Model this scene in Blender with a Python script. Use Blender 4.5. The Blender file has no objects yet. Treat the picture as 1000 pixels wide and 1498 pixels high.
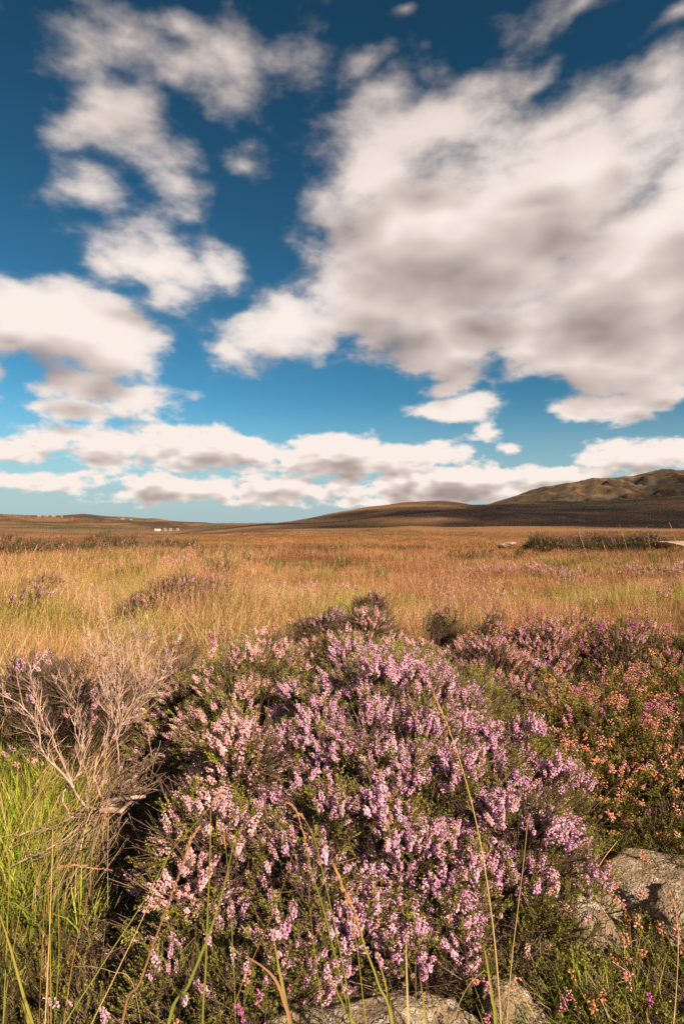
import bpy, math, random
import numpy as np
from mathutils import Vector, Matrix

SC = bpy.context.scene
COL = SC.collection
RNG = np.random.default_rng(11)
random.seed(11)
HUB = 1.0            # eye height in metres
FPX = 832.0          # focal length in photo pixels (photo 1000 x 1498)
HOR = 764.0          # eye-level row of the photo

# ------------------------------------------------------------------ camera
cd = bpy.data.cameras.new('camera')
cam = bpy.data.objects.new('camera', cd)
COL.objects.link(cam)
cam.location = (0, 0, HUB)
PITCH = math.atan((HOR - 749.0) / FPX)
cam.rotation_euler = (math.radians(90) + PITCH, 0, 0)
cd.sensor_fit = 'VERTICAL'
cd.sensor_height = 36.0
cd.lens = 36.0 * FPX / 1498.0
cd.clip_start = 0.02
cd.clip_end = 40000
cd.dof.use_dof = True
cd.dof.focus_distance = 1.45
cd.dof.aperture_fstop = 10.0
SC.camera = cam

# ------------------------------------------------------------------ light, exposure
SUN_DIR = Vector((0.62, -0.70, 0.585)).normalized()      # towards the sun
sl = bpy.data.lights.new('sun', 'SUN')
sl.energy = 5.0
sl.angle = math.radians(0.6)
sl.color = (1.0, 0.815, 0.58)
sun = bpy.data.objects.new('sun', sl)
COL.objects.link(sun)
sun.rotation_euler = SUN_DIR.to_track_quat('Z', 'Y').to_euler()
SUN_EL = math.asin(SUN_DIR.z)
SUN_ROT = math.atan2(SUN_DIR.x, SUN_DIR.y)

vs = SC.view_settings
vs.view_transform = 'Standard'
vs.look = 'None'
vs.gamma = 1.0
vs.use_curve_mapping = False
vs.exposure = 1.27
SC.render.engine = 'CYCLES'
SC.cycles.max_bounces = 6
SC.cycles.diffuse_bounces = 3
SC.cycles.transmission_bounces = 3
SC.cycles.transparent_max_bounces = 40
SC.cycles.caustics_reflective = False
SC.cycles.caustics_refractive = False
SC.cycles.use_denoising = False
SC.cycles.use_adaptive_sampling = True
SC.cycles.adaptive_threshold = 0.012
SC.cycles.adaptive_min_samples = 12
SC.cycles.sample_clamp_indirect = 6.0


class NT:
    """small helper round a node tree"""
    def __init__(self, tree):
        self.t = tree

    def n(self, kind, **kw):
        nd = self.t.nodes.new(kind)
        for k, v in kw.items():
            setattr(nd, k, v)
        return nd

    def put(self, sock, v):
        if v is None:
            return
        if isinstance(v, bpy.types.NodeSocket):
            self.t.links.new(v, sock)
        else:
            sock.default_value = v

    def m(self, op, a, b=None, c=None, clamp=False):
        nd = self.n('ShaderNodeMath', operation=op, use_clamp=clamp)
        for s, v in zip(nd.inputs, (a, b, c)):
            self.put(s, v)
        return nd.outputs[0]

    def v(self, op, a, b=None, scale=None):
        nd = self.n('ShaderNodeVectorMath', operation=op)
        self.put(nd.inputs[0], a)
        self.put(nd.inputs[1], b)
        if scale is not None:
            self.put(nd.inputs['Scale'], scale)
        return nd.outputs['Value'] if op in ('LENGTH', 'DOT_PRODUCT', 'DISTANCE') else nd.outputs[0]

    def smooth(self, x, a, b, lo=0.0, hi=1.0):
        nd = self.n('ShaderNodeMapRange', interpolation_type='SMOOTHSTEP')
        self.put(nd.inputs['Value'], x)
        for s, v in zip(('From Min', 'From Max', 'To Min', 'To Max'), (a, b, lo, hi)):
            nd.inputs[s].default_value = v
        return nd.outputs[0]

    def noise(self, vec, scale, detail=4, rough=0.5, dist=0.0, color=False):
        nd = self.n('ShaderNodeTexNoise')
        if vec is not None:
            self.put(nd.inputs['Vector'], vec)
        nd.inputs['Scale'].default_value = scale
        nd.inputs['Detail'].default_value = detail
        nd.inputs['Roughness'].default_value = rough
        nd.inputs['Distortion'].default_value = dist
        return nd.outputs['Color' if color else 'Fac']

    def mix(self, f, a, b, blend='MIX'):
        nd = self.n('ShaderNodeMix', data_type='RGBA', blend_type=blend)
        self.put(nd.inputs[0], f)
        for i, v in ((6, a), (7, b)):
            if isinstance(v, (tuple, list)) and len(v) == 3:
                v = (*v, 1)
            self.put(nd.inputs[i], v)
        return nd.outputs[2]

    def ramp(self, f, stops, interp='LINEAR'):
        nd = self.n('ShaderNodeValToRGB')
        cr = nd.color_ramp
        cr.interpolation = interp
        while len(cr.elements) < len(stops):
            cr.elements.new(0.5)
        for e, (p, c) in zip(cr.elements, stops):
            e.position = p
            e.color = (*c, 1) if len(c) == 3 else c
        self.put(nd.inputs[0], f)
        return nd.outputs[0]


# ------------------------------------------------------------------ world: sky and clouds
def px_dir(px, py):
    u, v = (px - 500) / FPX, (HOR - py) / FPX
    az = math.atan(u)
    return az, math.atan(v * math.cos(az))


# clouds of the photo: centre and half sizes in photo pixels, thickness
CLOUDS = [
    (700, 330, 290, 190, 1.0), (560, 230, 120, 110, .8), (650, 175, 170, 85, .75), (850, 250, 230, 150, 1.0),
    (960, 170, 150, 80, .7), (910, 400, 240, 140, 1.0), (600, 440, 210, 110, 1.0), (420, 480, 120, 70, .8),
    (350, 525, 70, 35, .6), (690, 500, 210, 75, .9), (860, 515, 210, 70, .9), (1060, 330, 170, 240, 1.0),
    (500, 330, 90, 70, .6), (745, 415, 110, 80, 1.25), (830, 170, 130, 70, .75), (960, 125, 110, 55, .6), (760, 120, 60, 35, .5), (660, 560, 70, 18, .5),
    (240, 70, 210, 95, .62), (120, 60, 100, 70, .5), (335, 55, 115, 90, .6), (180, 150, 95, 95, .5),
    (240, 240, 80, 90, .55), (150, 290, 75, 50, .5), (365, 235, 45, 40, .36), (250, 20, 150, 50, .6),
    (225, 390, 130, 55, .75), (150, 400, 65, 40, .55), (305, 385, 50, 50, .6), (235, 430, 50, 45, .5),
    (55, 485, 185, 92, 1.1), (150, 520, 115, 65, 1.0), (120, 562, 140, 40, .8), (200, 585, 90, 36, .75), (30, 435, 70, 45, .8),
    (100, 592, 110, 22, .6), (-120, 520, 170, 90, 1.0),
    (830, 20, 110, 45, .5), (985, 40, 55, 25, .45), (525, 82, 35, 26, .30), (572, 8, 22, 20, .35),
    (660, 598, 85, 24, .7), (700, 634, 45, 17, .6), (740, 657, 35, 14, .6), (870, 595, 125, 34, .75),
    (950, 575, 70, 28, .6), (995, 540, 45, 28, .6), (1090, 590, 90, 40, .7),
    (20, 650, 130, 36, 0.76), (140, 648, 130, 39, 0.86), (300, 662, 170, 42, 0.97), (520, 675, 190, 42, 1.03),
    (640, 657, 70, 23, 0.65), (770, 695, 130, 26, 0.86), (60, 702, 140, 23, 0.76), (260, 712, 170, 29, 0.86),
    (450, 715, 190, 31, 0.97), (650, 706, 220, 42, 1.03), (150, 690, 60, 12, .5), (940, 668, 105, 44, 0.97),
    (1060, 660, 120, 52, 0.97), (860, 690, 90, 23, 0.86), (380, 738, 120, 8, .5), (560, 735, 130, 12, .7),
]

world = bpy.data.worlds.new('World')
SC.world = world
world.use_nodes = True
world.cycles.sampling_method = 'NONE'

def cloud_field(name, clouds, det, amp=1.8, puffy=0.6):
    grp = bpy.data.node_groups.new(name, 'ShaderNodeTree')
    grp.interface.new_socket('Dir', in_out='INPUT', socket_type='NodeSocketVector')
    grp.interface.new_socket('Density', in_out='OUTPUT', socket_type='NodeSocketFloat')
    g = NT(grp)
    gi, go = g.n('NodeGroupInput'), g.n('NodeGroupOutput')
    d0 = gi.outputs[0]
    warp = g.v('SUBTRACT', g.noise(d0, 5.0, 2, .5, color=True), (.5, .5, .5))
    d1 = g.v('ADD', d0, g.v('SCALE', warp, scale=.11))
    sx = g.n('ShaderNodeSeparateXYZ')
    g.put(sx.inputs[0], d1)
    az = g.m('ARCTAN2', sx.outputs[0], sx.outputs[1])
    sx0 = g.n('ShaderNodeSeparateXYZ')
    g.put(sx0.inputs[0], d0)
    el_w = g.m('ARCSINE', sx.outputs[2])
    el_0 = g.m('ARCSINE', sx0.outputs[2])
    # the warp flattens towards the horizon
    wf = g.smooth(el_0, 0.02, 0.30, 0.22, 1.0)
    el = g.m('ADD', el_0, g.m('MULTIPLY', g.m('SUBTRACT', el_w, el_0), wf))
    cq = g.n('ShaderNodeCombineXYZ')
    g.put(cq.inputs[0], az)
    g.put(cq.inputs[1], el)
    q = cq.outputs[0]
    acc = None
    for (px, py, rx, ry, wgt) in clouds:
        a0, e0 = px_dir(px, py)
        ca = math.cos(a0)
        ra = rx / FPX * ca * ca
        re_ = ry / FPX * ca * math.cos(e0) ** 2
        vm = g.n('ShaderNodeVectorMath', operation='MULTIPLY_ADD')
        g.put(vm.inputs[0], q)
        vm.inputs[1].default_value = (1 / ra, 1 / re_, 0)
        vm.inputs[2].default_value = (-a0 / ra, -e0 / re_, 0)
        one = g.m('MULTIPLY_ADD', g.v('LENGTH', vm.outputs[0]), -wgt, wgt)
        acc = one if acc is None else g.m('SMOOTH_MAX', acc, one, 0.12)
    # the same kind of broken cloud all round, outside the frame
    far_mask = g.m('MAXIMUM', g.smooth(g.m('ABSOLUTE', az), .62, .85), g.smooth(el, .72, .95))
    gen = g.m('MULTIPLY_ADD', g.noise(g.v('MULTIPLY', d0, (1, 1, 1.6)), 2.6, 2, .5), 5.0, -2.45)
    gen = g.m('ADD', gen, g.m('MULTIPLY_ADD', far_mask, 4.0, -4.0))
    acc = g.m('SMOOTH_MAX', acc, gen, 0.1)
    # billows: finer and flatter towards the horizon
    k = g.smooth(el_0, 0.06, 0.30)
    low = g.m('SUBTRACT', 1.0, k)
    stretch = g.n('ShaderNodeCombineXYZ')
    sz = g.m('MULTIPLY', sx0.outputs[2], 1.9)
    g.put(stretch.inputs[0], sx0.outputs[0])
    g.put(stretch.inputs[1], sx0.outputs[1])
    g.put(stretch.inputs[2], sz)
    nn = g.noise(stretch.outputs[0], 7.5, det, .55)
    dens = g.m('ADD', g.m('MULTIPLY', acc, 1.15), g.m('MULTIPLY_ADD', nn, amp, -amp * .5 - .22))
    if puffy:      # heaped billows
        vo = g.n('ShaderNodeTexVoronoi', feature='F1', normalize=True)
        vo.inputs['Scale'].default_value = 13.0
        vo.inputs['Detail'].default_value = 2.0
        vo.inputs['Roughness'].default_value = .5
        vo.inputs['Lacunarity'].default_value = 2.3
        g.put(vo.inputs['Vector'], g.v('ADD', stretch.outputs[0], g.v('SCALE', warp, scale=.08)))
        puff = g.m('SUBTRACT', .42, vo.outputs['Distance'])
        dens = g.m('ADD', dens, g.m('MULTIPLY', puff, puffy))
    fine = g.noise(stretch.outputs[0], 26.0, max(1, det - 3), .55)
    dens = g.m('ADD', dens, g.m('MULTIPLY', g.m('MULTIPLY_ADD', fine, 1.5, -0.72), low))
    g.put(go.inputs[0], dens)
    return grp


grp = cloud_field('cloud_field', CLOUDS, 7)
grp_soft = cloud_field('cloud_field_soft', [c for c in CLOUDS if c[4] >= .6], 2, 1.1, 0.0)

w = NT(world.node_tree)
for nd in list(world.node_tree.nodes):
    world.node_tree.nodes.remove(nd)
tc = w.n('ShaderNodeTexCoord')
D = tc.outputs['Generated']
sky = w.n('ShaderNodeTexSky', sky_type='NISHITA', sun_disc=False)
sky.sun_elevation = SUN_EL
sky.sun_rotation = SUN_ROT
sky.altitude = 60
sky.air_density = 1.0
sky.dust_density = 0.5
sky.ozone_density = 2.0
f1 = w.n('ShaderNodeGroup', node_tree=grp)
w.put(f1.inputs[0], D)
f2 = w.n('ShaderNodeGroup', node_tree=grp_soft)
sd = w.n('ShaderNodeSeparateXYZ')
w.put(sd.inputs[0], D)
w.put(f2.inputs[0], w.v('ADD', D, w.v('SCALE', (0.030, -0.01, 0.075), scale=w.smooth(sd.outputs[2], 0.04, 0.34, 0.22, 1.0))))
a1, a2 = f1.outputs[0], f2.outputs[0]
soft = w.smooth(sd.outputs[2], 0.12, 0.60)
alpha = w.m('ADD', w.m('MULTIPLY', w.smooth(a1, -0.06, 0.34), w.m('SUBTRACT', 1.0, soft)), w.m('MULTIPLY', w.smooth(a1, -0.20, 0.62), soft))
# sunward side of the cloud is bright, thick parts with more cloud sunward of them are grey
lum = w.m('SUBTRACT', 1.0, w.m('MULTIPLY', w.smooth(a2, 0.0, 1.30), 0.88))
lum = w.m('ADD', lum, w.m('MULTIPLY', w.m('SUBTRACT', w.m('MINIMUM', a1, 1.1), 0.55), 0.12))
lum = w.m('SUBTRACT', lum, w.smooth(sd.outputs[2], 0.38, 0.68, 0.0, 0.20))      # higher up one sees more of the shaded base
lum = w.m('ADD', lum, w.smooth(sd.outputs[2], 0.05, 0.22, 0.12, 0.0), clamp=True)
ccol = w.ramp(lum, [(0.0, (1.9, 1.52, 1.40)), (0.28, (2.9, 2.35, 2.16)), (0.55, (4.2, 3.5, 3.22)), (0.80, (5.5, 4.7, 4.3)), (1.0, (7.2, 6.4, 5.9))])
# clear sky, deepened as through a polarising filter
skc = sky.outputs[0]
gm = w.n('ShaderNodeGamma')
w.put(gm.inputs[0], w.mix(1.0, skc, (0.34, 0.42, 0.46), 'MULTIPLY'))
gm.inputs[1].default_value = 1.62
hs = w.n('ShaderNodeHueSaturation')
hs.inputs['Saturation'].default_value = 1.0
hs.inputs['Value'].default_value = 0.74
hs.inputs['Hue'].default_value = 0.472
w.put(hs.inputs['Color'], gm.outputs[0])
pale = w.mix(w.smooth(sd.outputs[2], 0.0, 0.22, .85, 0.0), hs.outputs[0], (3.1, 4.1, 4.5))
final = w.mix(w.m('MULTIPLY', alpha, w.smooth(sd.outputs[2], -0.01, 0.02)), pale, ccol)
bg = w.n('ShaderNodeBackground')
w.put(bg.inputs[0], final)
bg.inputs[1].default_value = 0.0555
wo = w.n('ShaderNodeOutputWorld')
w.put(wo.inputs[0], bg.outputs[0])
# ==== END OF SKY


# ------------------------------------------------------------------ helpers: tags, points, meshes
def tag(o, label=None, cat=None, group=None, kind=None):
    if label:
        o['label'] = label
    if cat:
        o['category'] = cat
    if group:
        o['group'] = group
    if kind:
        o['kind'] = kind
    return o


def empty(name, loc, label=None, cat=None, group=None):
    o = bpy.data.objects.new(name, None)
    o.empty_display_size = 0.05
    COL.objects.link(o)
    o.location = loc
    return tag(o, label, cat, group)


def P(px, py, Y):
    """point at depth Y seen at photo pixel px, py"""
    return np.array([(px - 500) / FPX * Y, Y, HUB - (py - HOR) / FPX * Y])


_lat = np.random.default_rng(5).random((64, 64))


def vnoise(x, y):
    """value noise, vectorised, period 64"""
    xi, yi = np.floor(x).astype(int), np.floor(y).astype(int)
    fx, fy = x - xi, y - yi
    fx, fy = fx * fx * (3 - 2 * fx), fy * fy * (3 - 2 * fy)
    a, b = _lat[xi % 64, yi % 64], _lat[(xi + 1) % 64, yi % 64]
    c, d = _lat[xi % 64, (yi + 1) % 64], _lat[(xi + 1) % 64, (yi + 1) % 64]
    return (a * (1 - fx) + b * fx) * (1 - fy) + (c * (1 - fx) + d * fx) * fy - 0.5


def fbm(x, y, oct=4, gain=.5):
    s, a = 0, 1.0
    for i in range(oct):
        s = s + a * vnoise(x + 17.3 * i, y + 9.1 * i)
        x, y, a = x * 2.03, y * 2.03, a * gain
    return s


class MB:
    """collects faces; var is a random per piece, hh a 0..1 height along it"""
    def __init__(self):
        self.v, self.f, self.mi, self.var, self.hh = [], [], [], [], []

    def add(self, vs, fs, mi=0, var=0.5, hh=None):
        b = len(self.v)
        self.v += [tuple(p) for p in vs]
        self.hh += (list(hh) if hh is not None else [0.5] * len(vs))
        for f in fs:
            self.f.append(tuple(i + b for i in f))
            self.mi.append(mi)
            self.var.append(var)

    def tube(self, pts, radii, sides=4, mi=0, var=0.5, h0=0.0, h1=1.0):
        pts = [np.array(p, float) for p in pts]
        n = len(pts)
        vs, fs, hh = [], [], []
        ref = None
        for i, p in enumerate(pts):
            t = pts[min(i + 1, n - 1)] - pts[max(i - 1, 0)]
            t = t / (np.linalg.norm(t) + 1e-9)
            if ref is None:
                ref = np.array([1., 0, 0]) if abs(t[0]) < .8 else np.array([0, 1., 0])
            a = ref - t * np.dot(ref, t)
            a /= np.linalg.norm(a) + 1e-9
            ref = a
            b = np.cross(t, a)
            r = radii[i] if hasattr(radii, '__len__') else radii
            for k in range(sides):
                th = 2 * math.pi * k / sides
                vs.append(p + r * (math.cos(th) * a + math.sin(th) * b))
                hh.append(h0 + (h1 - h0) * i / max(1, n - 1))
        for i in range(n - 1):
            for k in range(sides):
                k2 = (k + 1) % sides
                fs.append((i * sides + k, i * sides + k2, (i + 1) * sides + k2, (i + 1) * sides + k))
        fs.append(tuple(range((n - 1) * sides, n * sides)))
        self.add(vs, fs, mi, var, hh)

    def bud(self, base, d, L, W, mi=0, var=0.5, sides=4, belly=.55):
        """small closed bell: pointed base, widest near the mouth"""
        d = np.array(d, float)
        d /= np.linalg.norm(d) + 1e-9
        a = np.cross(d, (0.3, 0.5, 0.81))
        a /= np.linalg.norm(a) + 1e-9
        b = np.cross(d, a)
        base = np.array(base, float)
        vs = [base]
        for k in range(sides):
            th = 2 * math.pi * k / sides
            vs.append(base + d * L * belly + W * .5 * (math.cos(th) * a + math.sin(th) * b))
        vs.append(base + d * L)
        fs = []
        for k in range(sides):
            k2 = (k + 1) % sides
            fs += [(0, 1 + k2, 1 + k), (1 + k, 1 + k2, sides + 1)]
        self.add(vs, fs, mi, var)

    def leaf(self, base, d, L, W, mi=0, var=0.5, h=0.5):
        d = np.array(d, float)
        d /= np.linalg.norm(d) + 1e-9
        a = np.cross(d, np.random.default_rng(int(abs(var) * 1e6)).normal(size=3))
        a /= np.linalg.norm(a) + 1e-9
        base = np.array(base, float)
        self.add([base, base + d * L * .5 + a * W * .5, base + d * L, base + d * L * .5 - a * W * .5], [(0, 1, 2, 3)], mi, var, [h] * 4)

    def blade(self, pts, w0, side, mi=0, var=0.5):
        """flat grass blade tapering along pts"""
        side = np.array(side, float)
        n = len(pts)
        vs, fs, hh = [], [], []
        for i, p in enumerate(pts):
            t = i / (n - 1)
            wd = w0 * (1 - t) ** .7 * (0.6 + 0.8 * min(t * 4, 1) * .5)
            p = np.array(p, float)
            vs += [p - side * wd * .5, p + side * wd * .5]
            hh += [t, t]
        for i in range(n - 1):
            fs.append((2 * i, 2 * i + 1, 2 * i + 3, 2 * i + 2))
        self.add(vs, fs, mi, var, hh)

    def mesh(self, name, mats, smooth=False):
        me = bpy.data.meshes.new(name)
        me.from_pydata(self.v, [], self.f)
        for m_ in mats:
            me.materials.append(m_)
        me.polygons.foreach_set('material_index', self.mi)
        at = me.attributes.new('var', 'FLOAT', 'FACE')
        at.data.foreach_set('value', self.var)
        at = me.attributes.new('hh', 'FLOAT', 'POINT')
        at.data.foreach_set('value', self.hh)
        if smooth:
            me.polygons.foreach_set('use_smooth', [True] * len(self.f))
        me.update()
        return me


def obj(name, me, parent=None, loc=(0, 0, 0)):
    o = bpy.data.objects.new(name, me)
    COL.objects.link(o)
    o.parent = parent
    o.location = loc
    return o


def eulers(dirs, roll):
    """XYZ eulers that turn +Z to each direction, with a roll"""
    d = dirs / (np.linalg.norm(dirs, axis=1, keepdims=True) + 1e-9)
    ref = np.tile(np.array([0., 0, 1]), (len(d), 1))
    ref[np.abs(d[:, 2]) > .99] = (1, 0, 0)
    x = np.cross(ref, d)
    x /= np.linalg.norm(x, axis=1, keepdims=True) + 1e-9
    y = np.cross(d, x)
    c, s = np.cos(roll)[:, None], np.sin(roll)[:, None]
    X, Y = x * c + y * s, -x * s + y * c
    b = -np.arcsin(np.clip(X[:, 2], -1, 1))
    a = np.arctan2(Y[:, 2], d[:, 2])
    cc = np.arctan2(X[:, 1], X[:, 0])
    return np.stack([a, b, cc], 1)


_groups = {}


def scatter_group(protos):
    key = tuple(p.name for p in protos)
    if key in _groups:
        return _groups[key]
    ng = bpy.data.node_groups.new('scatter', 'GeometryNodeTree')
    ng.interface.new_socket('Geometry', in_out='INPUT', socket_type='NodeSocketGeometry')
    ng.interface.new_socket('Geometry', in_out='OUTPUT', socket_type='NodeSocketGeometry')
    N = ng.nodes.new
    L = ng.links.new
    gi, go = N('NodeGroupInput'), N('NodeGroupOutput')
    jn = N('GeometryNodeJoinGeometry')
    for p in protos:
        oi = N('GeometryNodeObjectInfo')
        oi.inputs['Object'].default_value = p
        oi.inputs['As Instance'].default_value = False
        g2 = N('GeometryNodeGeometryToInstance')
        L(oi.outputs['Geometry'], g2.inputs[0])
        L(g2.outputs[0], jn.inputs[0])
    ip = N('GeometryNodeInstanceOnPoints')
    L(gi.outputs[0], ip.inputs['Points'])
    L(jn.outputs[0], ip.inputs['Instance'])
    ip.inputs['Pick Instance'].default_value = True

    def attr(nm, ty):
        a = N('GeometryNodeInputNamedAttribute')
        a.data_type = ty
        a.inputs['Name'].default_value = nm
        return a.outputs[0]
    L(attr('pid', 'INT'), ip.inputs['Instance Index'])
    er = N('FunctionNodeEulerToRotation')
    L(attr('rot', 'FLOAT_VECTOR'), er.inputs[0])
    L(er.outputs[0], ip.inputs['Rotation'])
    L(attr('scl', 'FLOAT_VECTOR'), ip.inputs['Scale'])
    L(ip.outputs[0], go.inputs[0])
    _groups[key] = ng
    return ng


def scatter(name, protos, pts, rot, scl, parent=None, base=(0, 0, 0), rng=RNG):
    """one object of many instances, for what nobody could count"""
    pts = np.asarray(pts, float) - np.asarray(base, float)
    n = len(pts)
    scl = np.asarray(scl, float)
    if scl.ndim == 1:
        scl = np.repeat(scl[:, None], 3, 1)
    me = bpy.data.meshes.new(name)
    me.vertices.add(n)
    me.vertices.foreach_set('co', pts.ravel())
    for nm, ty, val in (('rot', 'FLOAT_VECTOR', rot), ('scl', 'FLOAT_VECTOR', scl)):
        at = me.attributes.new(nm, ty, 'POINT')
        at.data.foreach_set('vector', np.asarray(val, float).ravel())
    at = me.attributes.new('pid', 'INT', 'POINT')
    at.data.foreach_set('value', rng.integers(0, len(protos), n).astype(np.int32))
    o = obj(name, me, parent)
    md = o.modifiers.new('scatter', 'NODES')
    md.node_group = scatter_group(protos)
    o['kind'] = 'stuff'
    return o


def proto(name, me):
    return bpy.data.objects.new(name, me)      # never linked: only a source for scatter


# ------------------------------------------------------------------ materials
def new_mat(name):
    m_ = bpy.data.materials.new(name)
    m_.use_nodes = True
    for nd in list(m_.node_tree.nodes):
        m_.node_tree.nodes.remove(nd)
    return m_, NT(m_.node_tree)


def finish(t, col, rough=.7, spec=.25, trans=0.0, bump=None, bdist=.01, bstr=1.0):
    pb = t.n('ShaderNodeBsdfPrincipled')
    t.put(pb.inputs['Base Color'], col)
    t.put(pb.inputs['Roughness'], rough)
    pb.inputs['Specular IOR Level'].default_value = spec
    if bump is not None:
        bn = t.n('ShaderNodeBump')
        bn.inputs['Distance'].default_value = bdist
        bn.inputs['Strength'].default_value = bstr
        t.put(bn.inputs['Height'], bump)
        t.put(pb.inputs['Normal'], bn.outputs[0])
    out = t.n('ShaderNodeOutputMaterial')
    if trans > 0:
        tr = t.n('ShaderNodeBsdfTranslucent')
        t.put(tr.inputs[0], col)
        mx = t.n('ShaderNodeMixShader')
        mx.inputs[0].default_value = trans
        t.put(mx.inputs[1], pb.outputs[0])
        t.put(mx.inputs[2], tr.outputs[0])
        t.put(out.inputs[0], mx.outputs[0])
    else:
        t.put(out.inputs[0], pb.outputs[0])


def attr_fac(t, name):
    a = t.n('ShaderNodeAttribute')
    a.attribute_name = name
    return a.outputs['Fac']


def veg(name, cols, trans=.25, var=.5, rough=.65, spec=.2, hcols=None, field=None, spent=None):
    """plant colour: per plant random, per piece random, optional base-to-tip gradient and patchiness over the field"""
    m_, t = new_mat(name)
    oi = t.n('ShaderNodeObjectInfo')
    n = len(cols)
    c = t.ramp(oi.outputs['Random'], [((i + .5) / n, k) for i, k in enumerate(cols)])
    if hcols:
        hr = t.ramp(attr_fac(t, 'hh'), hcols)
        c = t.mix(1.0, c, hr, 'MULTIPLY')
    if field:
        ge = t.n('ShaderNodeNewGeometry')
        for (scale, lo, hi, colr, amt) in field:
            nz = t.noise(ge.outputs['Position'], scale, 3, .55)
            c = t.mix(t.smooth(nz, lo, hi, 0, amt), c, colr)
    va = attr_fac(t, 'var')
    if spent:
        c = t.mix(t.m('LESS_THAN', va, spent[1]), c, spent[0])
    f = t.m('MULTIPLY_ADD', va, var, 1 - var / 2)
    cc = t.n('ShaderNodeCombineXYZ')
    for i in range(3):
        t.put(cc.inputs[i], f)
    c = t.mix(1.0, c, cc.outputs[0], 'MULTIPLY')
    finish(t, c, rough, spec, trans)
    return m_


M = {}
M['ling'] = veg('ling_flower', [(.64, .33, .54), (.72, .42, .60), (.78, .50, .65), (.66, .34, .52), (.70, .42, .56)], .32, .4, spent=((.42, .24, .15), .10))
M['ling_pale'] = veg('ling_flower_pale', [(.74, .42, .48), (.80, .52, .55), (.70, .38, .44)], .32, .4, spent=((.50, .30, .20), .12))
M['ling_red'] = veg('ling_flower_dusky', [(.58, .25, .28), (.66, .38, .35), (.62, .30, .38), (.48, .26, .19)], .28, .5, spent=((.42, .22, .12), .2))
M['faded'] = veg('bell_flower_faded', [(.60, .23, .13), (.66, .34, .22), (.52, .18, .13), (.44, .23, .11), (.64, .29, .27)], .26, .6)
M['magenta'] = veg('bell_flower_magenta', [(.46, .09, .32), (.55, .15, .36), (.50, .14, .26)], .2, .6)
M['leaf'] = veg('heather_leaf', [(.14, .15, .025), (.21, .21, .032), (.28, .26, .04), (.15, .15, .03)], .35, .7)
M['leaf_lime'] = veg('heather_leaf_lime', [(.24, .25, .032), (.32, .31, .045), (.27, .23, .045)], .35, .6)
M['leaf_dark'] = veg('heather_leaf_dark', [(.07, .065, .018), (.10, .085, .022), (.08, .06, .025)], .25, .7)
M['wood'] = veg('heather_wood', [(.10, .06, .045), (.14, .09, .065), (.08, .05, .035)], 0, .6, .85)
M['deadwood'] = veg('dead_heather_wood', [(.33, .225, .175), (.40, .28, .225), (.27, .18, .14)], 0, .5, .85)
def bark(name):
    m_, t = new_mat(name)
    ge = t.n('ShaderNodeNewGeometry')
    p_ = ge.outputs['Position']
    c = t.ramp(attr_fac(t, 'var'), [(0, (.22, .13, .10)), (.5, (.31, .195, .155)), (1, (.38, .255, .215))])
    c = t.mix(t.smooth(t.noise(p_, 28, 4, .6), .50, .60, 0, .8), c, (.17, .115, .085))
    c = t.mix(t.smooth(t.noise(p_, 60, 3, .6), .56, .64, 0, .7), c, (.42, .37, .31))
    finish(t, c, .9, .1, bump=t.noise(p_, 320, 3, .6), bdist=.002, bstr=.8)
    return m_


M['deadwood'] = bark('dead_heather_bark')
M['deadgrey'] = veg('dead_litter', [(.28, .19, .13), (.36, .26, .18), (.20, .13, .09)], .1, .6, .85)
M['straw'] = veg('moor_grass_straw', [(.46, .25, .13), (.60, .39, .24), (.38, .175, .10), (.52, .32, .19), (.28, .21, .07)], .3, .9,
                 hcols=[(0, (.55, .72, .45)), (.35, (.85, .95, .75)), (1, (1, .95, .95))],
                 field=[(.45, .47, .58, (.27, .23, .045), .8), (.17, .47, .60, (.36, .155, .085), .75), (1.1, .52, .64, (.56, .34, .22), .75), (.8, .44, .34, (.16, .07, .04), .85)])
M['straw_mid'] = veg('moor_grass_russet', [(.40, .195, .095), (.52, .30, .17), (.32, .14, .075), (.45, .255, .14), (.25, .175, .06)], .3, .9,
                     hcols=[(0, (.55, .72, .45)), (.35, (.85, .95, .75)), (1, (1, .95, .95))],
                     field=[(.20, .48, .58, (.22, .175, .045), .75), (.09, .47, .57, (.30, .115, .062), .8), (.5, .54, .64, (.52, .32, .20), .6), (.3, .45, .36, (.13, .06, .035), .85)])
M['straw_far'] = veg('moor_grass_far', [(.34, .145, .066), (.40, .19, .09), (.26, .105, .05), (.36, .175, .08)], .25, .8,
                     hcols=[(0, (.6, .7, .5)), (1, (1, 1, 1))],
                     field=[(.06, .48, .58, (.16, .11, .035), .75), (.025, .50, .60, (.20, .075, .042), .8), (.3, .55, .7, (.42, .26, .13), .5), (.012, .46, .38, (.11, .075, .03), .8)])
M['greengrass'] = veg('green_grass', [(.25, .31, .03), (.33, .38, .045), (.42, .40, .08), (.20, .26, .03)], .4, .7,
                      hcols=[(0, (.7, .8, .7)), (.7, (1, 1, 1)), (1, (1.0, .95, .8))])
M['rush'] = veg('rush_green', [(.12, .13, .03), (.17, .16, .035), (.20, .15, .04)], .25, .7, hcols=[(0, (.8, .9, .8)), (.75, (1, 1, 1)), (1, (1.6, 1.1, .9))])
M['stalk'] = veg('grass_stalk_green', [(.24, .22, .045), (.30, .26, .06), (.20, .21, .04)], .25, .2,
                 hcols=[(0, (.85, 1, .8)), (.6, (1, .95, .9)), (1, (1.1, .8, .7))])
M['stalk_straw'] = veg('grass_stalk_straw', [(.42, .28, .11), (.48, .34, .15)], .2, .2)
M['stalk_brown'] = veg('grass_stalk_brown', [(.22, .11, .05), (.27, .14, .07)], .15, .2)
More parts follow.
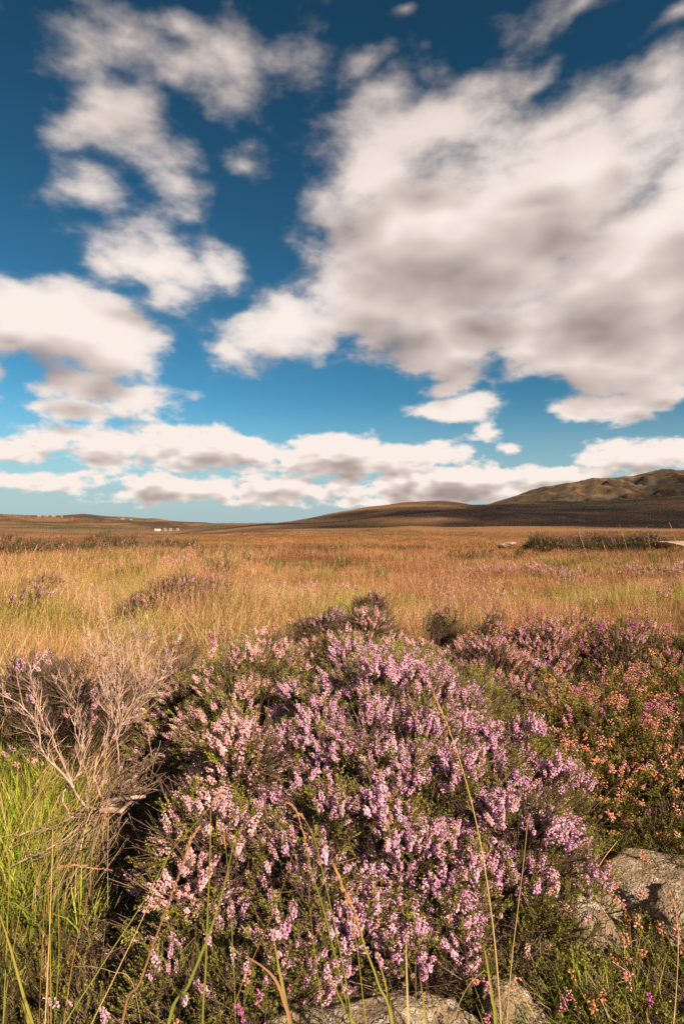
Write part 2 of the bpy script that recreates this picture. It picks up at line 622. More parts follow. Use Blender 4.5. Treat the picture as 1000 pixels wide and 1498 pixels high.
M['seed'] = veg('grass_seed_head', [(.42, .20, .11), (.46, .24, .14)], .2, .6)

# rock: granite with lichen and moss
m_, t = new_mat('lichened_granite')
ge = t.n('ShaderNodeNewGeometry')
pos = ge.outputs['Position']
n1 = t.noise(pos, 9, 6, .6)
n2 = t.noise(pos, 45, 5, .65)
n3 = t.noise(pos, 170, 3, .6)
c = t.ramp(n1, [(.30, (.19, .135, .09)), (.5, (.33, .235, .16)), (.7, (.44, .34, .24))])
c = t.mix(t.smooth(n2, .56, .66), c, (.46, .41, .33))
c = t.mix(t.smooth(t.noise(pos, 17, 6, .7), .56, .60, 0, .85), c, (.52, .47, .40))
vc = t.n('ShaderNodeTexVoronoi', feature='DISTANCE_TO_EDGE')
vc.inputs['Scale'].default_value = 9
t.put(vc.inputs['Vector'], t.v('ADD', t.v('MULTIPLY', pos, (.7, 1, 1.6)), t.v('SCALE', t.noise(pos, 14, 4, .6, color=True), scale=.14)))
crack = t.smooth(vc.outputs['Distance'], 0.0, .035)
c = t.mix(t.smooth(t.noise(pos, 26, 5, .65), .58, .68, 0, .8), c, (.07, .055, .045))
c = t.mix(t.smooth(n3, .58, .72, 0, .75), c, (.10, .085, .07))
c = t.mix(t.smooth(t.noise(pos, 14, 4, .6), .60, .70, 0, .7), c, (.12, .12, .03))
finish(t, c, .95, .15, bump=t.m('ADD', t.m('ADD', t.m('MULTIPLY', n2, 1.2), t.m('MULTIPLY', n3, .6)), crack), bdist=.03, bstr=1.0)
M['rock'] = m_


def plain(name, col, rough=.8):
    m_, t = new_mat(name)
    ge = t.n('ShaderNodeNewGeometry')
    n1 = t.noise(ge.outputs['Position'], .6, 4, .6)
    c = t.mix(t.m('MULTIPLY', n1, .45), col, tuple(k * .55 for k in col))
    finish(t, c, rough, .2)
    return m_


# ------------------------------------------------------------------ terrain
def curve(px, pts):
    return np.interp(px, [p[0] for p in pts], [p[1] for p in pts])


R0 = [(0, 789), (500, 786), (1000, 787)]
R1 = [(-400, 786), (0, 785), (230, 785), (330, 781), (385, 774), (450, 772.5), (560, 771), (600, 768.5), (650, 771), (800, 771.5), (1000, 772), (1500, 772)]
HM = [(-400, 777), (0, 776), (150, 778), (250, 781), (330, 776), (380, 770), (450, 765), (540, 757), (640, 751), (720, 749), (1000, 744), (1500, 744)]
H1 = [(-400, 763), (0, 764), (120, 766), (180, 772), (230, 777), (265, 777), (310, 772), (360, 768), (400, 765), (450, 757), (500, 748), (540, 741.5), (590, 735.5), (640, 732.5), (665, 733.5), (690, 737), (720, 736), (750, 733), (850, 732), (1000, 727), (1500, 722)]
HD = [(-400, 762), (0, 763), (200, 770), (260, 772), (330, 770), (400, 768), (500, 760), (690, 746), (760, 741), (1000, 735), (1500, 730)]
H2 = [(-400, 751), (0, 753.5), (60, 754.5), (120, 753), (150, 755), (200, 759), (245, 761.5), (300, 766), (340, 768), (420, 767), (600, 755), (690, 744), (735, 732), (765, 721), (795, 713), (830, 704), (850, 702.5), (868, 697), (900, 696), (925, 696), (945, 692.5), (970, 687.5), (1000, 684.5), (1100, 676), (1500, 672)]
H3 = [(-400, 766), (500, 766), (1500, 730)]
DEPTHS = np.array([0, 4, 9, 20, 60, 150, 300, 360, 560, 900, 1150, 1850, 2600, 6000, 30000.])


def ground_z(x, y):
    x, y = np.asarray(x, float), np.asarray(y, float)
    az_ = np.clip(np.arctan2(x, y), -.9, .9)
    r = np.hypot(x, y)
    d = r * np.cos(az_)
    px = 500 + FPX * np.tan(az_)

    def zz(tab, dd):
        return HUB - (curve(px, tab) - HOR) / FPX * dd
    o = np.ones_like(px)
    Z = [0 * o, 0 * o, -.10 * o, -.50 * o, -1.9 * o, zz(R0, 150), zz(R1, 300), zz(R1, 300) - 3.5, zz(HM, 560), zz(H1, 900),
         zz(HD, 1150), zz(H2, 1850), zz(H2, 1850) - 12, zz(H3, 6000), -60 * o]
    z = np.zeros_like(px)
    for i in range(len(DEPTHS) - 1):
        a, b = DEPTHS[i], DEPTHS[i + 1]
        s = np.clip((d - a) / (b - a), 0, 1)
        if i >= 5:
            s = s * s * (3 - 2 * s)
        z = np.where((d >= a) & (d < b), Z[i] + (Z[i + 1] - Z[i]) * s, z)
    z = np.where(d >= DEPTHS[-1], -60.0, z)
    amp = np.clip(d, 3, 2200) * .0022 * np.clip((d - 3) / 10, 0, 1)
    k = 22.0 / np.clip(d, 20, 1500)
    lk = np.where(d < 30, .25, np.where(d < 150, .06, np.where(d < 500, .02, .008)))
    z = z + amp * 1.5 * fbm(x * .05, y * .05, 3) * (d < 250) + amp * 2.8 * fbm(x * .009, y * .007, 3, .4) * (d >= 120) * np.clip((d - 120) / 120, 0, 1)
    und = np.clip((d - 4) / 4, 0, 1) * np.clip((60 - d) / 30, 0, 1)
    z = z + und * (.42 * fbm(x * .22 + 2, y * .22 + 8, 3) + .16 * fbm(x * .8, y * .8, 2))
    # ledges of the big hill
    hill = np.clip((px - 700) / 120, 0, 1) * np.clip((d - 1150) / 200, 0, 1) * np.clip((2600 - d) / 500, 0, 1)
    led = np.abs(fbm(x * .012 + 3, z * .04 + y * .004, 4)) * 42 + np.abs(fbm(x * .022, y * .007, 3)) * 14
    z = z - hill * led * np.clip((1850 - d) / 200 + .18, .18, 1)
    # small hummocks near the camera
    near = np.clip((12 - d) / 6, 0, 1)
    z = z + near * (.05 * fbm(x * 1.6 + 5, y * 1.6, 3) + .018 * fbm(x * 9, y * 9, 3))
    # hollow to the left of the heather, in front of the dead roots
    z = z - .10 * np.exp(-(((x + .42) / .22) ** 2 + ((y - 1.35) / .28) ** 2))
    return z


az_in = np.radians(np.linspace(-42, 42, 430))
az_out = np.radians(np.concatenate([np.linspace(46, 180, 44), np.linspace(-176, -46, 43)]))
azs = np.sort(np.concatenate([az_in, az_out]))
rs = np.concatenate([[0.0], np.geomspace(.25, 12, 110), np.geomspace(12.3, 320, 150), np.geomspace(325, 3000, 200), np.geomspace(3100, 30000, 26)])
A, Rr = np.meshgrid(azs, rs)
gx, gy = (Rr * np.sin(A)), (Rr * np.cos(A))
gz = ground_z(gx, gy)
nr, na = gx.shape
verts = np.stack([gx, gy, gz], -1).reshape(-1, 3)
ii, jj = np.meshgrid(np.arange(nr - 1), np.arange(na), indexing='ij')
j2 = (jj + 1) % na
faces = np.stack([ii * na + jj, (ii + 1) * na + jj, (ii + 1) * na + j2, ii * na + j2], -1).reshape(-1, 4)[:, ::-1]
me = bpy.data.meshes.new('ground')
me.vertices.add(len(verts))
me.vertices.foreach_set('co', verts.ravel())
me.loops.add(faces.size)
me.loops.foreach_set('vertex_index', faces.ravel().astype(np.int32))
me.polygons.add(len(faces))
me.polygons.foreach_set('loop_start', np.arange(0, faces.size, 4, dtype=np.int32))
me.polygons.foreach_set('use_smooth', np.ones(len(faces), bool))
me.update(calc_edges=True)
me.validate()

m_, t = new_mat('moorland')
ge = t.n('ShaderNodeNewGeometry')
pos = ge.outputs['Position']
sp = t.n('ShaderNodeSeparateXYZ')
t.put(sp.inputs[0], pos)
dist = t.v('LENGTH', pos)
flat = t.v('MULTIPLY', pos, (1, 1, .3))
# far moor: patches of purple moor grass, heather, wet green flushes; dark patches also stand in for cloud-shadow bands
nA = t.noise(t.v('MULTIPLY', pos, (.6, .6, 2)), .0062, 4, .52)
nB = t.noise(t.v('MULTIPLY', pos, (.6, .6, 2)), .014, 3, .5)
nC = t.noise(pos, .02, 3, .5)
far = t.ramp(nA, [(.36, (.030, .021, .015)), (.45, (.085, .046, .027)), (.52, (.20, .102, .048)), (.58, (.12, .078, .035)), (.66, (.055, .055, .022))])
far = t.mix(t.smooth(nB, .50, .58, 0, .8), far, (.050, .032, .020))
far = t.mix(t.smooth(nC, .50, .70, 0, .5), far, (.16, .10, .055))
far = t.mix(t.smooth(t.noise(pos, .03, 4, .6), .60, .68, 0, .5), far, (.20, .17, .13))
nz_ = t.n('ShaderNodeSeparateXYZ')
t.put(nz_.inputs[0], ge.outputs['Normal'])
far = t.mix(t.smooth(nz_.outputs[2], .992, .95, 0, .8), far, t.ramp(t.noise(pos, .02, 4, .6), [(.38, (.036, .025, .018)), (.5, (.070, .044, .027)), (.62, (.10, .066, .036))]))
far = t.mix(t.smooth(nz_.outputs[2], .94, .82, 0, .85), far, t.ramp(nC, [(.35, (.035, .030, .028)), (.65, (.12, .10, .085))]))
# field: straw litter
nD = t.noise(pos, .4, 6, .65)
fld = t.ramp(nD, [(.3, (.10, .055, .02)), (.5, (.27, .135, .045)), (.7, (.34, .19, .07))])
fld = t.mix(t.smooth(t.noise(pos, .05, 4, .6), .50, .62, 0, .7), fld, (.11, .075, .024))
# close up: peat, moss and dead leaves
nE = t.noise(pos, 22, 6, .65)
nF = t.noise(pos, 5, 4, .6)
nr_ = t.ramp(nE, [(.3, (.016, .010, .006)), (.5, (.045, .027, .014)), (.68, (.10, .062, .03))])
nr_ = t.mix(t.smooth(nF, .48, .62, 0, .75), nr_, (.05, .055, .012))
c = t.mix(t.smooth(dist, 2.2, 5.0), nr_, fld)
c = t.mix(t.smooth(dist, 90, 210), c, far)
bh = t.m('ADD', t.m('MULTIPLY', nE, t.smooth(dist, 3, 8, 1, 0)), t.m('MULTIPLY', nD, t.smooth(dist, 6, 60, 4, 0)))
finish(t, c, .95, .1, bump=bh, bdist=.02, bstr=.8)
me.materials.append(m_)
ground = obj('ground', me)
ground['kind'] = 'structure'
# ==== END OF TERRAIN

# ------------------------------------------------------------------ plant pieces (sources for copies)
def ling_spike(seed, L=.046, n=24, mats=None, dense=1.0):
    """flowering shoot of ling: stem, small leaves, crowded little bells, green tip"""
    r = np.random.default_rng(seed)
    mb = MB()
    bend = r.normal(0, .10, 2)

    def at(s):
        return np.array([bend[0] * L * s * s, bend[1] * L * s * s, L * s])
    mb.tube([at(0), at(.5), at(1)], [.0009, .0008, .0004], 3, 1, .5)
    for i in range(n):
        s = .26 + .64 * (i + r.random()) / n
        th = i * 2.4 + r.normal(0, .3)
        up = r.normal(-.05, .35)
        d = np.array([math.cos(th), math.sin(th), up])
        taper = 1.0 - .45 * max(0, (s - .55) / .35)
        mb.bud(at(s) + d * .0008, d, .0068 * taper * r.uniform(.8, 1.15), .0060 * taper * r.uniform(.8, 1.15), 0, r.random(), 4, .62)
    for i in range(14):
        s = .02 + .30 * r.random()
        th = r.random() * 6.28
        d = np.array([math.cos(th), math.sin(th), .9])
        mb.leaf(at(s), d, .006, .0022, 2, r.random())
    for i in range(9):
        th = r.random() * 6.28
        d = np.array([.5 * math.cos(th), .5 * math.sin(th), 1])
        mb.leaf(at(.88 + .1 * r.random()), d, .006, .002, 2, r.random())
    return mb.mesh('flower_spike', mats)


def leafy_shoot(seed, L=.065, mats=None, side=4):
    """leafy shoot of ling: overlapping scale leaves on a few side shoots"""
    r = np.random.default_rng(seed)
    mb = MB()

    def one(p0, d, ln, k):
        d = d / np.linalg.norm(d)
        mb.tube([p0, p0 + d * ln], [.0008, .0004], 3, 1, .5)
        for i in range(k):
            s = (i + r.random()) / k
            o = r.normal(size=3)
            o -= d * np.dot(o, d)
            o /= np.linalg.norm(o)
            mb.leaf(p0 + d * ln * s, d * .9 + o * .75, .0058, .0026, 0, r.random())
    one(np.zeros(3), np.array([r.normal(0, .1), r.normal(0, .1), 1]), L, 26)
    for j in range(side):
        s = .15 + .6 * r.random()
        th = r.random() * 6.28
        one(np.array([0, 0, L * s]), np.array([.55 * math.cos(th), .55 * math.sin(th), 1]), L * .5 * r.uniform(.6, 1.1), 12)
    return mb.mesh('leafy_shoot', mats)


def bell_shoot(seed, L=.085, nb=12, mats=None):
    """bell heather shoot: needle leaves in whorls, cluster of egg-shaped bells below the tip"""
    r = np.random.default_rng(seed)
    mb = MB()
    b = r.normal(0, .12, 2)

    def at(s):
        return np.array([b[0] * L * s * s, b[1] * L * s * s, L * s])
    mb.tube([at(0), at(.5), at(1)], [.001, .0009, .0006], 3, 1, .5)
    for i in range(30):
        s = .02 + .72 * (i + r.random()) / 30
        th = r.random() * 6.28
        mb.leaf(at(s), (math.cos(th), math.sin(th), .75), .0075, .0018, 2, r.random())
    for i in range(nb):
        s = .66 + .34 * (i + r.random()) / nb
        th = i * 2.4 + r.normal(0, .3)
        d = np.array([math.cos(th), math.sin(th), r.normal(.15, .4)])
        mb.bud(at(s) + d * .002, d, .0085 * r.uniform(.6, 1.2), .0052 * r.uniform(.7, 1.2), 0, r.random(), 5, r.uniform(.3, .6))
    return mb.mesh('bell_shoot', mats)


def twig_tuft(seed, L=.13, mats=None, n=7):
    r = np.random.default_rng(seed)
    mb = MB()
    for j in range(n):
        th = r.random() * 6.28
        sp_ = r.uniform(.1, .6)
        p = np.zeros(3)
        pts = [p.copy()]
        d = np.array([sp_ * math.cos(th), sp_ * math.sin(th), 1.0])
        for i in range(3):
            d = d + r.normal(0, .18, 3)
            p = p + d / np.linalg.norm(d) * L / 3 * r.uniform(.7, 1.1)
            pts.append(p.copy())
        mb.tube(pts, [.0013, .0011, .0008, .0004], 3, 0, r.random())
        q_ = pts[2]
        for k in range(2):
            e = q_ + (d / np.linalg.norm(d) + r.normal(0, .5, 3)) * L * .25
            mb.tube([q_, e], [.0008, .0004], 3, 0, r.random())
    return mb.mesh('twigs', mats)


def grass_tuft(seed, n, H, spread, width, mats, droop=.35, lean=(0, 0), seg=4, heads=0, head_h=1.25):
    r = np.random.default_rng(seed)
    mb = MB()
    for i in range(n):
        a = r.random() * 6.28
        rad = spread * math.sqrt(r.random())
        p0 = np.array([rad * math.cos(a), rad * math.sin(a), -.02])
        h = H * r.uniform(.45, 1.1)
        th = a + r.normal(0, .9)
        out = np.array([math.cos(th), math.sin(th), 0]) * droop * r.uniform(.2, 1.2) + np.array([lean[0], lean[1], 0]) * r.uniform(.6, 1.4)
        pts = []
        for k in range(seg):
            s = k / (seg - 1)
            pts.append(p0 + np.array([0, 0, h * (s - .12 * s * s * np.linalg.norm(out) * 2)]) + out * h * s * s)
        az_b = r.random() * 3.14
        mb.blade(pts, width * r.uniform(.6, 1.3), (math.cos(az_b), math.sin(az_b), 0), 0, r.random())
    for i in range(heads):
        a = r.random() * 6.28
        p0 = np.array([spread * .5 * math.cos(a), spread * .5 * math.sin(a), 0])
        h = H * head_h * r.uniform(.8, 1.15)
        out = np.array([math.cos(a), math.sin(a), 0]) * .18 + np.array([lean[0], lean[1], 0]) * .9
        pts = [p0 + np.array([0, 0, h * s]) + out * h * s * s for s in (0, .35, .7, 1)]
        mb.tube(pts, [width * .28, width * .24, width * .2, width * .1], 3, 0, r.random(), 0.3, 1)
        d = (pts[3] - pts[2]) / np.linalg.norm(pts[3] - pts[2])
        for k in range(9):
            o = r.normal(0, 1, 3)
            mb.leaf(pts[3] - d * .1 * h * k / 9 * 1.6, d + o * .25, h * .035, width * .7, min(1, len(mats) - 1), r.random(), .95)
    return mb.mesh('grass_tuft', mats)


def nproto(prefix, fn, k, seed0, **kw):
    return [proto(f'{prefix}_{i}', fn(seed0 + i, **kw)) for i in range(k)]


LM = [M['ling'], M['wood'], M['leaf']]
S_LING = nproto('src_ling', ling_spike, 7, 100, mats=LM) + [proto('src_ling_l', ling_spike(140, .058, 30, LM)), proto('src_ling_s', ling_spike(141, .034, 16, LM))]
S_PALE = nproto('src_pale', ling_spike, 5, 150, mats=[M['ling_pale'], M['wood'], M['leaf']])
S_RED = nproto('src_red', ling_spike, 5, 160, mats=[M['ling_red'], M['wood'], M['leaf']], n=20)
S_LEAF = nproto('src_leaf', leafy_shoot, 6, 200, mats=[M['leaf'], M['wood']])
S_LIME = nproto('src_lime', leafy_shoot, 5, 220, mats=[M['leaf_lime'], M['wood']])
S_DARK = nproto('src_dark', leafy_shoot, 5, 240, mats=[M['leaf_dark'], M['wood']])
S_FADED = nproto('src_faded', bell_shoot, 6, 260, mats=[M['faded'], M['wood'], M['leaf']])
S_MAG = nproto('src_mag', bell_shoot, 4, 280, mats=[M['magenta'], M['wood'], M['leaf']], nb=14)
S_TWIG = nproto('src_twig', twig_tuft, 5, 300, mats=[M['wood']])
S_DTWIG = nproto('src_dtwig', twig_tuft, 4, 320, mats=[M['deadgrey']], n=6)


# ------------------------------------------------------------------ heather bushes
def lobe_points(lobes, spacing, r, jitter=.35):
    """points and normals spread over the outside of a cluster of half ellipsoids"""
    out_p, out_n = [], []
    for li, (c, R) in enumerate(lobes):
        c, R = np.array(c, float), np.array(R, float)
        area = 2 * math.pi * ((R[0] * R[1]) ** 1.6 / 3 + (R[0] * R[2]) ** 1.6 / 3 + (R[1] * R[2]) ** 1.6 / 3) ** (1 / 1.6)
        n = max(6, int(area / spacing ** 2))
        i = np.arange(n) + .5
        zz_ = i / n
        th = i * 2.39996 + li
        u = np.stack([np.sqrt(1 - zz_ ** 2) * np.cos(th), np.sqrt(1 - zz_ ** 2) * np.sin(th), zz_], 1)
        u += r.normal(0, jitter * spacing / R.mean(), u.shape)
        u[:, 2] = np.abs(u[:, 2])
        u /= np.linalg.norm(u, axis=1, keepdims=True)
        p = c + u * R
        nrm = u / R
        nrm /= np.linalg.norm(nrm, axis=1, keepdims=True)
        keep = np.ones(n, bool)
        for lj, (c2, R2) in enumerate(lobes):
            if lj != li:
                keep &= (((p - np.array(c2)) / np.array(R2)) ** 2).sum(1) > .93
        out_p.append(p[keep])
        out_n.append(nrm[keep])
    return np.concatenate(out_p), np.concatenate(out_n)


def bush(name, label, lobes, seed, spacing=.075, flower=S_LING, leaf=S_LEAF, nflow=14, nleaf=10, ntwig=3, bloom=None,
         spread=.045, up=.75, parts=0, size=1.0, extra=None, cat='heather', group=None, rough=.03, stems=26, part_name='flower_spike', nfill=6):
    """a heather bush: woody stems, leafy shoots and flower spikes gathered in tufts over its lobes"""
    r = np.random.default_rng(seed)
    lob = []
    for (cx, cy, rx, ry, rz) in lobes:
        lob.append(((cx, cy, float(ground_z(cx, cy))), (rx, ry, rz)))
    base = np.array(lob[0][0])
    root = empty(name, tuple(base), label, cat, group)
    C, Nn = lobe_points(lob, spacing, r)
    k = len(C)
    C = C + Nn * (r.normal(0, rough, (k, 1)) + .02)
    Dm = Nn * (1 - up * .55) + np.array([0, 0, 1.0]) * up + r.normal(0, .12, (k, 3))
    Dm /= np.linalg.norm(Dm, axis=1, keepdims=True)
    if bloom is None:
        bl = np.clip(.85 + 1.2 * fbm(C[:, 0] * 6 + seed, C[:, 2] * 6 + C[:, 1] * 5, 2), 0, 1)
    else:
        bl = np.clip(bloom(C, r), 0, 1)

    def tufts(per, sp_, sink, lift, jit):
        cnt = r.poisson(per)
        idx = np.repeat(np.arange(k), cnt)
        m = len(idx)
        off = r.normal(0, 1, (m, 3))
        off -= Dm[idx] * (off * Dm[idx]).sum(1, keepdims=True)
        off /= np.linalg.norm(off, axis=1, keepdims=True) + 1e-9
        rad = np.sqrt(r.random((m, 1)))
        p = C[idx] + off * rad * sp_ - Dm[idx] * (sink * rad ** 2 + lift + .012 * r.random((m, 1)))
        d = Dm[idx] + off * rad * jit + r.normal(0, .10, (m, 3))
        return p, d, idx
    # flowers
    p, d, idx = tufts(nflow * bl, spread, .025, .02, .55)
    rot = eulers(d, r.random(len(p)) * 6.28)
    scl = size * r.uniform(.55, 1.28, len(p))
    ok = p[:, 2] > ground_z(p[:, 0], p[:, 1]) + .004
    p, rot, scl, d = p[ok], rot[ok], scl[ok], d[ok]
    if parts:
        toc = np.array([0, 0, HUB]) - p
        face = ((p - C.mean(0)) * toc).sum(1) > -.02
        inpx = 500 + FPX * p[:, 0] / np.maximum(p[:, 1], .1)
        inpy = HOR + FPX * (HUB - p[:, 2]) / np.maximum(p[:, 1], .1)
        inn = (inpx > 5) & (inpx < 995) & (inpy < 1490)
        rank = np.linalg.norm(toc, axis=1) / scl + (~face) * 5 + (~inn) * 9
        order = np.argsort(rank)
        near_i, rest = order[:parts], order[parts:]
        for i in near_i:
            s_ = obj(part_name, flower[int(r.integers(len(flower)))].data, root, tuple(p[i] - base))
            s_.rotation_euler = tuple(rot[i])
            s_.scale = (scl[i],) * 3
    else:
        rest = np.arange(len(p))
    if len(rest):
        scatter('flowers', flower, p[rest], rot[rest], scl[rest], root, base, r)
    for (src, per, sc_) in (extra or []):
        q_, d2, _ = tufts(np.full(k, per), spread * 1.2, .02, .02, .5)
        scatter('faded_flowers' if src is S_FADED else ('bright_flowers' if src is S_MAG else ('dusky_flowers' if src is S_RED else ('pale_flowers' if src is S_PALE else 'young_shoots'))), src, q_, eulers(d2, r.random(len(q_)) * 6.28), sc_ * r.uniform(.7, 1.2, len(q_)), root, base, r)
    # leaves: among the flowers, and a sunken layer that closes the bush
    q1, d1_, _ = tufts(np.full(k, nleaf), spread * 1.35, .03, .048, .6)
    q2, d2_, _ = tufts(np.full(k, nfill), spacing * .8, .03, .085, .7)
    q_ = np.concatenate([q1, q2])
    d2 = np.concatenate([d1_, d2_])
    scatter('foliage', leaf, q_, eulers(d2, r.random(len(q_)) * 6.28), size * r.uniform(.7, 1.25, len(q_)), root, base, r)
    q_, d2, _ = tufts(np.full(k, ntwig), spread * 1.2, .02, .13, .6)
    scatter('twigs', S_TWIG, q_, eulers(d2, r.random(len(q_)) * 6.28), size * r.uniform(.8, 1.4, len(q_)), root, base, r)
    # woody stems from the root to the tufts
    mb = MB()
    for i in r.permutation(k)[:stems]:
        li = int(np.argmin([np.linalg.norm(C[i] - np.array(c)) for c, _ in lob]))
        c0 = np.array(lob[li][0]) + np.append(r.normal(0, .05, 2), -.02)
        e = C[i] - Dm[i] * .05
        mid = c0 * .5 + e * .5 + np.append(r.normal(0, .03, 2), .02) - np.array([0, 0, .04])
        pts = [c0, c0 * .6 + mid * .4, mid, mid * .45 + e * .55 + r.normal(0, .012, 3), e]
        mb.tube([q__ - base for q__ in pts], [.006, .005, .004, .003, .0015], 5, 0, r.random())
    obj('stem', mb.mesh('stem', [M['wood']], True), root)
    return root


def main_bloom(C, r):
    px = 500 + FPX * C[:, 0] / C[:, 1]
    py = HOR + FPX * (HUB - C[:, 2]) / C[:, 1]
    b = 1.0 + 1.1 * fbm(C[:, 0] * 7, C[:, 2] * 7 + C[:, 1] * 4, 2) + .8 * fbm(C[:, 0] * 2.6 + 4, C[:, 2] * 2.6 + C[:, 1] * 2, 1)
    b = b - .95 * np.clip((py - 1200) / 110, 0, 1) * np.clip((px - 670) / 60, 0, 1)      # green skirt towards the stones
    b = b - .55 * np.clip((py - 1290) / 120, 0, 1) * np.clip((640 - px) / 60, .3, 1)
    b = b + .15 * np.clip((480 - px) / 100, 0, 1) * np.clip((1330 - py) / 60, 0, 1)
    return b


bush('heather_bush', 'large rounded pink flowering heather bush in the foreground above the pale stones',
     [(.13, 1.82, .36, .52, .50), (.38, 1.66, .20, .34, .34), (-.06, 1.46, .18, .24, .31), (.15, 1.42, .21, .22, .24)], 1,
     spacing=.055, nflow=41, nleaf=4, size=1.05, up=1.15, parts=300, bloom=main_bloom, extra=[(S_LIME, 5.0, 1.0), (S_PALE, 2.0, .95), (S_RED, 1.2, .9)], rough=.052, spread=.042)

bush('heather_bush', 'pale pink heather bush standing out left of the largest heather bush, beside the dead branches',
     [(-.335, 1.42, .12, .14, .40), (-.27, 1.52, .10, .1, .50)], 2, spacing=.075, flower=S_PALE, leaf=S_LIME, nflow=22, nleaf=8, parts=60, rough=.04, spread=.045, stems=18, size=1.12,
     bloom=lambda C, r: .2 + 1.6 * np.clip((C[:, 2] - .12) / .12, 0, 1) * (.75 + fbm(C[:, 0] * 8, C[:, 2] * 8, 2)))

bush('heather_bush', 'low shaded heather bush in the dark hollow at the lower left',
     [(-.31, 1.24, .16, .17, .20), (-.46, 1.16, .13, .13, .12), (-.16, 1.16, .12, .1, .12)], 3, spacing=.06, nflow=3, nleaf=12, parts=30, leaf=S_LEAF, rough=.02, spread=.04, stems=14)

bush('heather_bush', 'green leaved heather bush with loose pink tips behind the pale pink one',
     [(-.36, 2.15, .24, .28, .44), (-.58, 2.4, .22, .25, .36)], 4, spacing=.08, flower=S_PALE + S_RED[:3], leaf=S_LEAF, nflow=15, nleaf=9, extra=[(S_LIME, 6, 1.0), (S_PALE, 5, 1.0)], spread=.045)

bush('heather_bush', 'broad dusky pink heather bank behind the largest bush, in front of the grass',
     [(.02, 3.0, .36, .3, .42), (.36, 3.0, .3, .3, .38), (-.38, 2.95, .3, .28, .36), (.16, 3.3, .2, .2, .48)], 5, spacing=.09, flower=S_PALE + S_RED[:3], nflow=18, nleaf=7, size=1.1, spread=.05)

bush('heather_bush', 'upright green heather without flowers right of the largest bush',
     [(.50, 2.02, .13, .17, .37), (.60, 1.86, .10, .12, .28), (.44, 2.25, .12, .15, .42)], 6, spacing=.055, flower=S_LING, leaf=S_LIME, nflow=1.2, nleaf=14, nfill=10, up=1.3, rough=.03, size=1.15, stems=14, cat='heather')

bush('bell_heather_bush', 'dark leaved bell heather bush with dusky pink tips in shade behind the green heather',
     [(.66, 2.55, .30, .32, .47), (.92, 2.75, .25, .28, .50)], 7, spacing=.085, flower=S_RED + S_LING[:2], leaf=S_DARK + S_LEAF[:3], nflow=20, nleaf=8, spread=.05, extra=[(S_FADED, 2, .9), (S_MAG, .8, .9), (S_PALE, 3, 1.0)])

bush('bell_heather_bush', 'orange tinted faded bell heather bush behind the right-hand stone',
     [(.96, 2.05, .36, .32, .34), (1.28, 2.1, .28, .3, .38), (.80, 1.92, .18, .18, .22)], 8, spacing=.08, flower=S_FADED, leaf=S_LEAF, nflow=12, nleaf=9, ntwig=3, spread=.055, extra=[(S_LIME, 9, 1.05), (S_MAG, .5, 1.0), (S_RED, 3, 1.0)], parts=60, part_name='flower_cluster', rough=.045,
     bloom=lambda C, r: .6 + 2.0 * fbm(C[:, 0] * 5, C[:, 1] * 5 + C[:, 2] * 5, 2))

bush('bell_heather_bush', 'bell heather bush with magenta and rusty flowers at the right edge, against the grass',
     [(1.36, 2.75, .40, .35, .47), (1.75, 2.6, .4, .4, .44), (1.05, 2.95, .28, .28, .48)], 9, spacing=.09, flower=S_RED + S_RED + S_FADED[:2] + S_LING[:1], leaf=S_LEAF, nflow=18, nleaf=8, spread=.055, extra=[(S_MAG, 1.8, 1.0), (S_LIME, 3, 1.0)], rough=.05)

bush('heather_bush', 'sparse pink heather behind the bare dead branches at the left',
     [(-1.02, 2.25, .20, .2, .42), (-.72, 2.5, .25, .2, .38), (-1.28, 2.35, .14, .15, .43)], 10, spacing=.095, flower=S_LING + S_RED, leaf=S_DARK, nflow=8, nleaf=5, ntwig=6, spread=.05, rough=.05)

# small bushy knobs standing up out of the bank
for i, (px, pyt, wpx, Y, lab) in enumerate([
        (537, 860, 44, 3.75, 'dark round heather tuft standing highest against the grass behind the bank'),
        (483, 884, 36, 3.5, 'dark pink-topped heather tuft left of the highest tuft'),
        (452, 890, 28, 3.5, 'small dark heather tuft leftmost of the three on the bank'),
        (653, 878, 20, 3.3, 'single thin heather sprig alone in the grass right of the bank'),
        (713, 890, 38, 3.0, 'knob of rusty pink bell heather rising at the middle right')]):
    c_ = P(px, pyt, Y)
    zg = float(ground_z(c_[0], c_[1]))
    hgt = c_[2] - zg
    rw = wpx / 2 / FPX * Y
    bush('heather_tuft', lab, [(c_[0] - rw * .35, c_[1], rw * .6, rw * .7, hgt - .06), (c_[0] + rw * .4, c_[1] + .03, rw * .55, rw * .6, hgt - .03), (c_[0] + rw * .9, c_[1] - .05, rw * .6, rw * .6, (hgt - .05) * .72)], 30 + i, spacing=.06, flower=S_RED if i != 1 else S_LING, leaf=S_DARK + S_LEAF[:2], nflow=10, nleaf=8, ntwig=5, size=.9, spread=.035, rough=.035, stems=12,
         bloom=lambda C, r, zt=c_[2]: 1.4 - (zt - C[:, 2]) * 7)
# ==== END OF BUSHES

